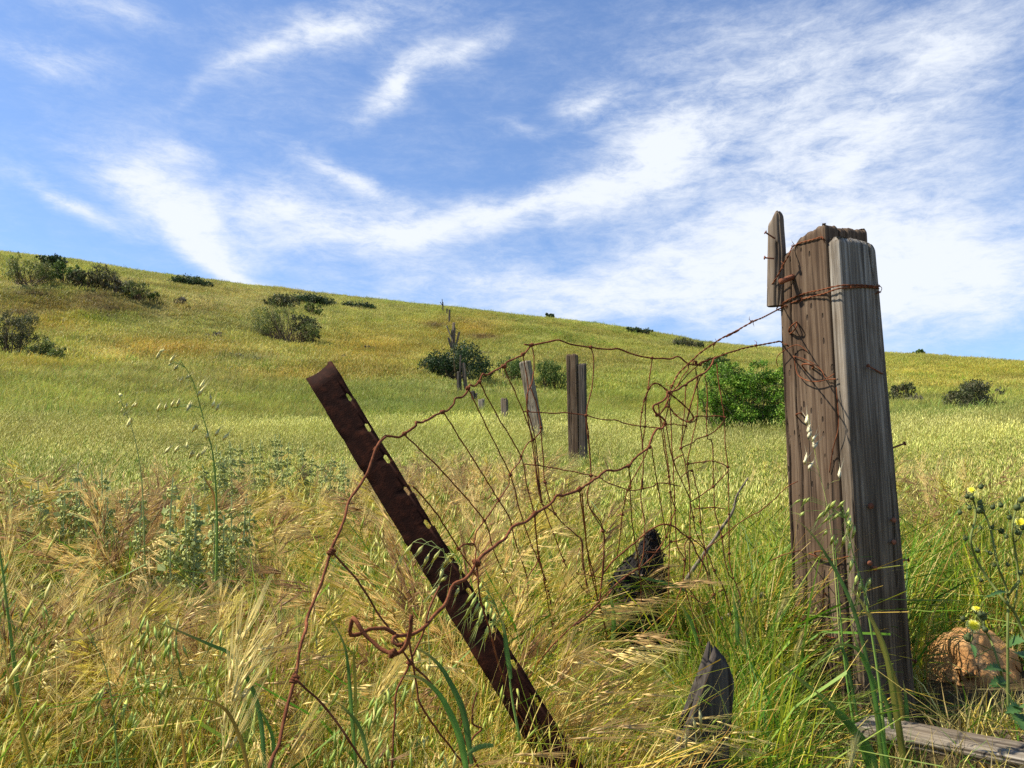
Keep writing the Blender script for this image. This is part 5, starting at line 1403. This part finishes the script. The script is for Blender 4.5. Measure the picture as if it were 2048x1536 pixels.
def build_weeds():
    near = [(15, 985, 3.3), (75, 968, 3.1), (125, 960, 3.2), (148, 930, 3.3), (198, 945, 3.1), (250, 985, 3.3), (280, 985, 3.0), (335, 960, 2.9), (395, 1020, 2.7), (420, 1005, 2.8), (462, 1000, 2.9), (490, 995, 3.0)]
    far = [(440, 905, 4.0), (458, 885, 4.2), (478, 890, 4.4), (515, 882, 4.6), (545, 872, 4.9), (572, 888, 4.8), (602, 890, 5.0), (655, 912, 4.6), (690, 925, 4.4)]
    rng = np.random.default_rng(404)
    o = ["leftmost", "second from the left", "third from the left", "fourth from the left", "fifth from the left", "sixth from the left", "seventh from the left", "eighth from the left", "ninth from the left", "tenth from the left", "eleventh from the left", "rightmost"]
    for i, (px, y, d) in enumerate(near): whorl_weed("grey-green weed spike ringed with pale whorls, %s in the nearer patch" % o[i], px, y - 6, d * .86, rng.normal(4, 5), 800 + i, 3)
    o[8] = "rightmost"
    for i, (px, y, d) in enumerate(far): whorl_weed("small pale weed spike with whorls, %s in the patch beside the stake" % o[i], px, y - 4, d * .93, rng.normal(4, 5), 830 + i, 3)
build_weeds()

def flower_plant(label, d, stems, flowers, buds, leaves, seed):
    rng = np.random.default_rng(seed)
    b0 = P(*stems[0][0], d); b0[2] = tz(b0[0], b0[1])
    t = thing("sow_thistle", label, "wildflower", loc=tuple(b0))
    for s in stems:
        w = s[-1] if isinstance(s[-1], float) else 4.0
        pp = [P(a, b, d + .02 * math.sin(i * 2 + seed)) for i, (a, b) in enumerate(x for x in s if not isinstance(x, float))]
        cv = spline(np.array(pp), .012) - b0
        m = MB(); m.add(*tube(cv, np.linspace(w, w * .55, len(cv)) * d / F / 2 * 1.25, 6), c=(.17, .20, .055)); ob("stem", m.mesh("stem", M_STEM, True), t)
    for (a, b, r, face) in flowers:
        c = P(a, b, d) - b0; r = r * d / F
        n_ = np.array(face, float); n_ /= np.linalg.norm(n_)
        u = np.cross(n_, [0, .3, 1]); u /= np.linalg.norm(u); w = np.cross(n_, u)
        m = MB()
        for ring, (k, L, cup, col) in enumerate([(26, 1.0, .12, (.86, .84, .30)), (22, .78, .3, (.88, .82, .10)), (18, .5, .5, (.85, .74, .03))]):
            for i in range(k):
                an = i / k * 6.283 + rng.normal(0, .06)
                dr = np.cos(an) * u + np.sin(an) * w; sd = -np.sin(an) * u + np.cos(an) * w
                l = r * L * (.88 + .2 * rng.random())
                p0 = c + n_ * .002 * ring; p1 = c + dr * l + n_ * (cup * l * .6 + .002 * ring)
                m.add([p0 - sd * r * .03, p0 + sd * r * .03, p1 + sd * r * .075, p1 + dr * r * .03, p1 - sd * r * .075], [[0, 1, 2, 4]], [[4, 2, 3]], np.array(col) * (.9 + .15 * rng.random()))
        v, t3 = spindle(np.array([c - n_ * r * .2] * 10) + rng.normal(0, r * .12, (10, 3)), np.array([c + n_ * r * .42] * 10) + rng.normal(0, r * .18, (10, 3)), r * .18)
        m.add(v, None, t3, (.86, .72, .03))
        f = ob("flower_head", m.mesh("flower_head", M_LEAF), t)
        a_ = np.linspace(0, 1, 6)
        pts = c - n_ * (r * .95) + n_ * (a_ * r * .95)[:, None]
        m = MB(); m.add(*tube(pts, np.array([.22, .42, .47, .44, .36, .40]) * r, 9), c=(.12, .16, .05)); ob("calyx", m.mesh("calyx", M_LEAF, True), f)
    for (a, b, r) in buds:
        c = P(a, b, d + rng.normal(0, .015)) - b0; r = r * d / F * 1.15
        n_ = np.array([rng.normal(0, .5), rng.normal(0, .4) - .2, 1]); n_ /= np.linalg.norm(n_)
        a_ = np.linspace(-1, 1, 8)
        m = MB(); m.add(*tube(c + n_ * (a_ * r)[:, None], np.sqrt(np.clip(1.02 - a_ ** 2 * .9, .03, 1)) * r * np.where(a_ > .3, .55, .85), 8), c=np.array((.10, .13, .045)) * (.7 + .6 * rng.random()))
        k = 7; dr = n_ + rng.normal(0, .6, (k, 3)); v, t3 = hairs(np.tile(c, (k, 1)), c + dr * r * 1.5, np.full(k, r * .35)); m.add(v, None, t3, (.16, .17, .07))
        ob("bud", m.mesh("bud", M_LEAF, True), t)
    for (x0, y0, x1, y1, w) in leaves:
        p0, p1 = P(x0, y0, d) - b0, P(x1, y1, d - .05) - b0
        ax = p1 - p0; L = np.linalg.norm(ax); ax /= L
        sd = np.cross(ax, [0, -.8, .6]); sd /= np.linalg.norm(sd); nn = np.cross(sd, ax)
        k = 17; tt = np.linspace(0, 1, k)
        prof = np.sin(np.clip(tt * 1.02 + .03, 0, 1) * math.pi) ** .7 * (1 + .35 * np.where(np.arange(k) % 2, 1, -1)) * w * d / F / 2
        mid = p0 + ax * (tt * L)[:, None] + nn * (np.sin(tt * 3.1) * L * .12)[:, None]
        v = np.stack([mid - sd * prof[:, None] + nn * (prof * .35)[:, None], mid, mid + sd * prof[:, None] + nn * (prof * .35)[:, None]], 1).reshape(-1, 3)
        q = []
        for i in range(k - 1):
            q += [[i * 3, i * 3 + 1, i * 3 + 4, i * 3 + 3], [i * 3 + 1, i * 3 + 2, i * 3 + 5, i * 3 + 4]]
        m = MB(); m.add(v, q, None, np.array((.085, .18, .05)) * (.8 + .4 * rng.random())); ob("leaf", m.mesh("leaf", M_LEAF, True), t)
def build_flowers():
    R = lambda l: [(1800 + a / 4.387, 950 + b / 4.387) for a, b in l]
    Q = lambda l: [(1600 + a / 4.571, 1200 + b / 4.571) for a, b in l]
    flower_plant("tall branching yellow thistle at the right edge with a flower above dark buds", 1.95,
        [R([(1230, 2300), (1200, 1750), (1080, 1390), (1000, 1200), (930, 1120), (800, 950), (690, 780), (620, 580), (660, 380), (655, 260), (628, 190)]) + [5.5],
         R([(950, 2100), (945, 1400), (945, 1060), (900, 900), (860, 800), (800, 500), (740, 340), (700, 300)]) + [5.0],
         R([(945, 1055), (1030, 950), (1040, 900), (1010, 650), (985, 480), (1010, 330), (1040, 270)]) + [4.5], R([(1035, 950), (1010, 1110), (1000, 1190)]) + [3.5],
         R([(620, 555), (700, 480), (720, 460)]) + [2.0], R([(1010, 590), (1060, 530), (1075, 450)]) + [2.2], R([(790, 480), (870, 480), (895, 490)]) + [2.0], R([(895, 495), (940, 540)]) + [1.5], R([(600, 545), (565, 550)]) + [1.6],
         R([(700, 300), (620, 285)]) + [1.5], R([(820, 600), (835, 625)]) + [1.4], R([(795, 930), (785, 850)]) + [1.5]],
        [(*R([(627, 138)])[0], 8.5, (-.25, -.75, .6)), (*R([(1058, 424)])[0], 12, (-.4, -.8, .45))],
        [(*R([p])[0], r) for p, r in [((590, 185), 5), ((630, 195), 5), ((700, 240), 5), ((690, 310), 6), ((725, 315), 5), ((708, 285), 6), ((815, 280), 5), ((885, 262), 5), ((610, 285), 5), ((525, 325), 5), ((712, 100), 5), ((890, 490), 6), ((812, 455), 4), ((935, 540), 4), ((572, 555), 5), ((705, 465), 4),
            ((832, 625), 3), ((680, 660), 5), ((790, 685), 4), ((945, 785), 4), ((825, 790), 4), ((712, 920), 4), ((1065, 215), 6), ((1030, 280), 7), ((1030, 500), 6), ((960, 370), 5), ((1075, 460), 5), ((1060, 855), 5)]],
        [(*Q([(1900, 440)])[0], *Q([(2070, 380)])[0], 30), (*Q([(1960, 480)])[0], *Q([(2080, 560)])[0], 34), (*Q([(1950, 1020)])[0], *Q([(2080, 1000)])[0], 40), (*Q([(1980, 1040)])[0], *Q([(2080, 1240)])[0], 44), (*Q([(2010, 980)])[0], *Q([(1870, 1040)])[0], 22), (*R([(935, 1030)])[0], *R([(720, 1090)])[0], 7)], 3)
    flower_plant("lower yellow thistle with two open flowers in front of the orange rock", 2.0,
        [Q([(2060, 1150), (1960, 990), (1880, 790), (1830, 640), (1790, 500), (1740, 360), (1690, 270), (1680, 190)]) + [5.0], Q([(1565, 380), (1580, 300), (1585, 260)]) + [2.0], Q([(1690, 270), (1640, 170), (1615, 100)]) + [2.0], Q([(1610, 520), (1570, 430), (1560, 370)]) + [2.2], Q([(1770, 430), (1610, 520)]) + [1.5]],
        [(*Q([(1584, 238)])[0], 13, (-.2, -.85, .5)), (*Q([(1616, 88)])[0], 10, (.1, -.45, .9))],
        [(*Q([p])[0], r) for p, r in [((1665, 150), 9), ((1540, 340), 9), ((1690, 265), 6), ((1490, 170), 5), ((1650, 130), 6)]],
        [(*Q([(1850, 640)])[0], *Q([(1670, 640)])[0], 16), (*Q([(1860, 660)])[0], *Q([(1900, 690)])[0], 14), (*Q([(1880, 740)])[0], *Q([(1720, 780)])[0], 20), (*Q([(1880, 800)])[0], *Q([(1715, 800)])[0], 12), (*Q([(1555, 400)])[0], *Q([(1600, 540)])[0], 9)], 4)
build_flowers()

# ------------------------------------------------------------------ single grasses that stand out in front
def oat_stalk(label, base, pts, d, spikes, greens, seed, leafs=(), stemw=4.0, husk=(.85, .78, .32)):
    """one wild oat: stem through the picture points, husks as (attach point, tip point)"""
    rng = np.random.default_rng(seed)
    b = P(base[0], base[1], d)
    t = thing("wild_oat", label, "wild oat", loc=tuple(b), group="single wild oats standing in front")
    cv = spline(np.array([P(a, c, d) for a, c in [base] + list(pts)]), .01) - b
    m = MB(); m.add(*tube(cv, (max(1.2, stemw * .22) + (stemw - max(1.2, stemw * .22)) * (1 - np.linspace(0, 1, len(cv))) ** 1.5) * d / F / 2, 6), c=greens); ob("stem", m.mesh("stem", M_STEM, True), t)
    for (x0, y0, x1, y1) in spikes:
        p0, p1 = P(x0, y0, d + rng.normal(0, .012)) - b, P(x1, y1, d + rng.normal(0, .012)) - b
        m = MB(); cc = np.array(husk) * (.8 + .4 * rng.random())
        L = np.linalg.norm(p1 - p0)
        for k in range(2):
            of = rng.normal(0, L * .05, 3)
            v, t3 = spindle(p0[None], (p1 + of)[None], min(L * (.40 if d > 1.9 else .30), 8 * d / F)); m.add(v, None, t3, cc * (1 - .15 * k))
        for k in range(3):
            v, t3 = hairs((p0 + (p1 - p0) * .6)[None], (p1 + (p1 - p0) * (.5 + .4 * rng.random()) + rng.normal(0, L * .22, 3))[None], [.0011]); m.add(v, None, t3, cc * .8)
        i = np.argmin(np.linalg.norm(cv - (p0 + [0, 0, .01]), axis=1)); i = max(0, i - 3)
        v = spline(np.array([cv[i], (cv[i] + p0) / 2 + [0, 0, .008], p0]), .008); m.add(*tube(v, .0005, 3, False), c=np.array(greens) * 1.1)
        ob("husk", m.mesh("husk", M_LEAF), t)
    for lf in leafs: blade_part(t, b, *lf)
    return t
def blade_part(parent, origin, pts, w, d, col):
    p = spline(np.array([P(a, c, dd) for (a, c), dd in zip(pts, d)]), .008) - origin
    n = len(p); tt = np.linspace(0, 1, n)
    tan = np.gradient(p, axis=0); tan /= np.linalg.norm(tan, axis=1)[:, None]
    sd = np.cross(tan, [0.25, 1, .15]); sd /= np.linalg.norm(sd, axis=1)[:, None]; nn = np.cross(sd, tan)
    hw = (w * .62 * d[0] / F / 2 * np.clip(np.minimum(.55 + tt * 3, 1.12 * (1 - tt ** 2.4)), .02, 1))[:, None]
    v = np.stack([p - sd * hw + nn * hw * .35, p, p + sd * hw + nn * hw * .35], 1).reshape(-1, 3)
    i = np.arange(n - 1)[:, None] * 3
    q = np.concatenate([i + np.array([0, 1, 4, 3]), i + np.array([1, 2, 5, 4])])
    tipc = np.array([.46, .38, .10]); fz = (sstep(.62, 1.0, tt) * .8)[:, None]
    cc = np.array(col) * (.8 + .35 * fbm(v3(tt * 9, np.full(n, len(col) + w)), 3, int(w) + n))[:, None]
    cc = cc * (1 - fz) + tipc * fz
    c3 = np.stack([cc, cc * np.array([1.35, 1.2, 1.3]), cc * .86], 1).reshape(-1, 3)      # pale midrib, one half deeper
    m = MB(); m.add(v, q, None, c3)
    me = m.mesh("leaf", M_LEAF, True)
    return ob("leaf", me, parent)
def build_singles():
    G1, G2 = (.16, .27, .05), (.30, .34, .10)
    def sp(lst, n=None): return lst
    R1 = lambda x, y: (x / 2.926, 450 + y / 2.926)
    def r1(l): return [(*R1(a, b), *R1(c, e)) for a, b, c, e in l]
    oat_stalk("tall wild oat on the left with nodding husks high against the slope", (432, 1175), [(434, 1050), (431, 960), (424, 900), (405, 830), (385, 760), (360, 720)], 1.95,
        r1([(915, 790, 940, 730), (930, 745, 965, 728), (990, 815, 1020, 755), (985, 825, 1000, 800), (1015, 855, 1045, 810), (1055, 925, 1068, 888), (1085, 900, 1120, 872), (1165, 970, 1200, 905), (1150, 1010, 1205, 935), (920, 1095, 940, 1040), (965, 1090, 975, 1035), (1000, 1070, 1020, 1015), (1035, 1070, 1052, 1010),
            (1090, 1095, 1130, 1030), (1235, 1030, 1230, 990), (1240, 1075, 1260, 1020), (1265, 1090, 1285, 1040), (1120, 1220, 1155, 1160), (1135, 1205, 1160, 1165), (1205, 1260, 1225, 1200), (1255, 1240, 1290, 1185), (1300, 1265, 1340, 1215), (1090, 1310, 1095, 1270), (960, 1340, 1005, 1290), (1020, 1335, 1050, 1285), (1105, 1370, 1140, 1310), (1150, 1375, 1170, 1320), (1175, 1350, 1210, 1300)]), G1, 1, [([(431, 1020), (425, 985), (408, 955), (402, 945)], 9, [1.95] * 4, (.42, .24, .05))], 6)
    oat_stalk("paler thin oat left of the tall one, its husks in a loose row", (290, 1150), [(286, 1000), (278, 920), (262, 850), (240, 800)], 2.3,
        r1([(690, 1045, 705, 1030), (710, 1100, 720, 1065), (735, 1080, 745, 1040), (720, 1120, 740, 1095), (770, 1070, 790, 1035), (790, 1065, 800, 1040), (745, 1190, 760, 1130), (760, 1160, 775, 1125), (680, 985, 675, 970), (700, 1005, 708, 985)]), G2, 2, (), 4)
    oat_stalk("green oat stem at the far left edge", (60, 1580), [(38, 1400), (20, 1260), (5, 1140), (-12, 1040)], 1.35, [], G1, 3, [([(52, 1500), (40, 1450), (32, 1390), (28, 1370)], 14, [1.3] * 4, (.55, .42, .12))], 13)
    oat_stalk("dry oat standing before the brown tie, husks white in the sun", (1680, 1290), [(1665, 1090), (1652, 1000), (1637, 940), (1625, 880), (1616, 830)], 2.0,
        [(1613, 852, 1614, 828), (1617, 870, 1618, 845), (1616, 880, 1622, 858), (1624, 885, 1634, 868), (1627, 898, 1636, 882), (1609, 930, 1615, 912), (1612, 925, 1614, 905), (1616, 942, 1627, 922), (1679, 960, 1680, 935), (1630, 900, 1626, 880)], (.40, .40, .13), 4, (), 3.2, (.80, .72, .46))
    oat_stalk("green oat with a dense drooping spray of husks at the joint of the tall post", (1770, 1500), [(1760, 1380), (1742, 1260), (1728, 1180), (1712, 1130), (1700, 1080), (1685, 1010)], 1.82,
        [(1650, 1020, 1630, 1045), (1660, 1005, 1645, 1035), (1672, 1000, 1655, 1020), (1668, 1025, 1640, 1052), (1690, 1000, 1672, 1018), (1684, 1022, 1660, 1040), (1698, 1015, 1690, 1045), (1702, 1030, 1692, 1060), (1706, 1045, 1695, 1075), (1710, 1050, 1704, 1080), (1655, 1060, 1645, 1072), (1668, 1070, 1660, 1092), (1676, 1075, 1668, 1098), (1690, 1070, 1682, 1095), (1700, 1082, 1697, 1108),
            (1706, 1115, 1700, 1145), (1716, 1145, 1706, 1175), (1722, 1160, 1716, 1190), (1735, 1162, 1728, 1195), (1742, 1155, 1730, 1178), (1720, 1175, 1712, 1205), (1602, 998, 1588, 1008), (1612, 996, 1603, 1012), (1620, 994, 1608, 1008), (1610, 1022, 1598, 1034)], (.19, .30, .06), 5, [([(1740, 1340), (1700, 1200), (1640, 1090), (1600, 1045), (1585, 1042)], 12, [1.8] * 5, (.12, .24, .05)), ([(1812, 1560), (1800, 1470), (1770, 1300), (1725, 1210), (1700, 1170)], 20, [1.75] * 5, (.23, .24, .04))], 7, (.64, .72, .20))
    oat_stalk("second green oat stem rising beside the spray in front of the brown tie", (1712, 1480), [(1690, 1330), (1680, 1220), (1672, 1120), (1668, 1070)], 1.86, [], (.15, .28, .05), 6, [([(1716, 1440), (1690, 1310), (1672, 1300), (1640, 1320), (1600, 1360)], 10, [1.85] * 5, (.10, .21, .04))], 6)
    r8 = lambda l: [(*reg(8, [(a, b)])[0], *reg(8, [(c, e)])[0]) for a, b, c, e in l]
    oat_stalk("oat arching over the middle of the rusty stake with long pale husks", (860, 1340), reg(8, [(900, 520), (950, 380), (980, 270), (1000, 180), (960, 140), (880, 112), (810, 98)]), 1.16,
        r8([(805, 105, 740, 195), (870, 115, 815, 188), (970, 140, 915, 235), (1025, 170, 980, 250), (990, 230, 955, 350), (905, 160, 860, 260), (1050, 170, 1005, 205), (1085, 230, 1090, 300), (1080, 360, 1050, 430), (950, 365, 890, 430), (1010, 300, 960, 335)]), (.36, .42, .14), 7, (), 2.2, (.80, .80, .28))
    oat_stalk("oat with a dense green spray right of the rusty stake", (1040, 1480), reg(8, [(1385, 1000), (1360, 760), (1330, 590), (1290, 470), (1240, 380), (1210, 310)]), 1.22,
        r8([(1170, 385, 1110, 470), (1190, 400, 1120, 530), (1200, 440, 1150, 560), (1160, 450, 1100, 570), (1215, 470, 1190, 600), (1240, 430, 1235, 520), (1270, 460, 1260, 570), (1290, 510, 1270, 590), (1225, 520, 1160, 640), (1255, 570, 1215, 690), (1320, 540, 1290, 590), (1345, 500, 1310, 560), (1300, 540, 1250, 610), (1210, 330, 1180, 420), (1250, 400, 1210, 470)]), (.20, .32, .07), 8, [(reg(8, [(1380, 900), (1355, 740), (1340, 600), (1320, 520)]), 16, [1.2] * 4, (.13, .27, .05))], 6, (.64, .72, .20))
    oat_stalk("dry oat husk pair hanging over the dark face of the splintered stub", (1460, 1440), [(1440, 1390), (1415, 1370), (1398, 1378)], 1.36, [(1385, 1430, 1394, 1478), (1398, 1412, 1402, 1470), (1370, 1465, 1372, 1500)], G2, 10, (), 2.2, (.50, .46, .20))
    oat_stalk("upright oat with plump green husks near the lower left corner", (240, 1580), [(228, 1440), (215, 1350), (195, 1300), (175, 1270)], 1.15,
        [(215, 1430, 195, 1400 + 60), (240, 1390, 225, 1440), (255, 1395, 245, 1440), (200, 1380, 165, 1430), (210, 1370, 190, 1420), (265, 1420, 255, 1470), (300, 1350, 285, 1390), (335, 1360, 322, 1400), (345, 1350, 332, 1400), (150, 1220, 130, 1260), (240, 1440, 190, 1490), (275, 1450, 235, 1500)], (.24, .34, .08), 11, (), 5, (.58, .66, .14))
    oat_stalk("short oat left of the loop of heavy wire", (520, 1540), [(505, 1440), (490, 1380), (470, 1330)], 1.18, [(480, 1330, 455, 1370), (495, 1350, 480, 1392), (468, 1310, 448, 1352), (505, 1375, 492, 1420), (515, 1390, 508, 1440)], (.24, .32, .08), 12, (), 4, (.60, .66, .15))
    # broad fresh leaves at the bottom of the view
    def broad(label, leaves):
        b = P(leaves[0][0][0][0], leaves[0][0][0][1], leaves[0][2][0])
        t = thing("broad_grass", label, "grass plant", loc=tuple(b), group="broad fresh grass plants")
        for lf in leaves: blade_part(t, b, *lf)
    D = (.13, .30, .045); Y = (.42, .38, .05)
    broad("broad green grass blades bending left in front of the board", [
        ([(1760, 1600), (1720, 1480), (1660, 1410), (1600, 1360), (1565, 1330), (1545, 1315)], 24, [1.62, 1.62, 1.62, 1.62, 1.62, 1.62], D), ([(1765, 1600), (1740, 1500), (1690, 1440), (1640, 1390), (1610, 1370)], 18, [1.6] * 5, (.11, .23, .04)),
        ([(1790, 1600), (1765, 1480), (1740, 1350), (1715, 1300), (1680, 1290), (1650, 1310), (1620, 1350)], 15, [1.7] * 7, D), ([(1775, 1600), (1755, 1450), (1748, 1420), (1735, 1380)], 14, [1.66] * 4, (.20, .34, .05))])
    broad("upright yellowing blade with fresh blades at the foot of the grey beam", [
        ([(1806, 1480), (1800, 1400), (1775, 1320), (1740, 1230), (1712, 1190), (1692, 1168)], 17, [2.02] * 6, (.27, .24, .04)), ([(1800, 1480), (1790, 1400), (1780, 1350), (1775, 1300)], 14, [2.0] * 4, D), ([(1815, 1470), (1812, 1400), (1806, 1360)], 14, [2.02] * 3, (.10, .22, .04)), ([(1790, 1480), (1770, 1400), (1730, 1330), (1705, 1260), (1700, 1230)], 13, [1.98] * 5, (.15, .28, .05))])
    broad("fresh blades below the heavy wire loop, bending over to the left", [
        (reg(8, [(1130, 1500), (1080, 1250), (1000, 1060), (930, 960), (830, 890), (690, 885)]), 22, [1.02] * 6, D), (reg(8, [(1150, 1400), (1100, 1100), (1010, 900), (940, 800), (860, 740), (770, 710)]), 20, [1.06] * 6, (.10, .22, .045)), (reg(8, [(1280, 1290), (1200, 1300), (1130, 1340), (1090, 1390)]), 16, [1.03] * 4, (.13, .25, .06))])
    broad("green stem with a bent leaf between the near wire and the heavy loop", [
        (reg(8, [(480, 1500), (450, 1150), (425, 820), (395, 680), (330, 560), (250, 460)]), 13, [1.12] * 6, (.12, .25, .04)), (reg(8, [(470, 1300), (470, 1000), (460, 780), (440, 740), (330, 735), (250, 760)]), 11, [1.12] * 6, Y), (reg(8, [(560, 1450), (500, 1200), (420, 1090), (330, 1010)]), 14, [1.08] * 4, (.16, .26, .05))])
    broad("long green leaf arching across the lower left grass", [
        ([(530, 1560), (520, 1440), (500, 1370), (460, 1310), (420, 1290), (340, 1255), (290, 1235)], 16, [1.1] * 7, (.10, .23, .05)), ([(540, 1560), (545, 1480), (520, 1420), (500, 1390)], 14, [1.1] * 4, D)])
    broad("rusty yellow dying blades in the lower left corner", [
        ([(70, 1580), (48, 1480), (28, 1400), (12, 1330), (5, 1260)], 15, [1.1] * 5, (.42, .33, .04)), ([(500, 1560), (480, 1480), (450, 1420), (400, 1398), (350, 1400)], 15, [1.05] * 5, (.44, .30, .05)), ([(372, 1560), (365, 1480), (358, 1420)], 12, [1.05] * 3, (.50, .30, .05))])
    broad("fresh blades between the charred stump and the splintered stub", [
        (reg(7, [(1080, 1500), (1020, 1300), (960, 1190), (925, 1110)]), 13, [2.0] * 4, (.17, .33, .05)), (reg(7, [(330, 1500), (340, 1250), (320, 1100), (325, 1000)]), 14, [1.9] * 4, (.16, .31, .05)), (reg(7, [(1490, 1520), (1495, 1300), (1500, 1180)]), 11, [2.0] * 3, (.32, .30, .05)), (reg(7, [(1430, 1500), (1420, 1250), (1390, 1100), (1380, 1030)]), 12, [2.05] * 4, (.14, .28, .05)), (reg(7, [(1000, 1030), (860, 970), (650, 915), (500, 890), (430, 870)]), 10, [2.2] * 5, (.14, .27, .07))])
build_singles()
build_grass()
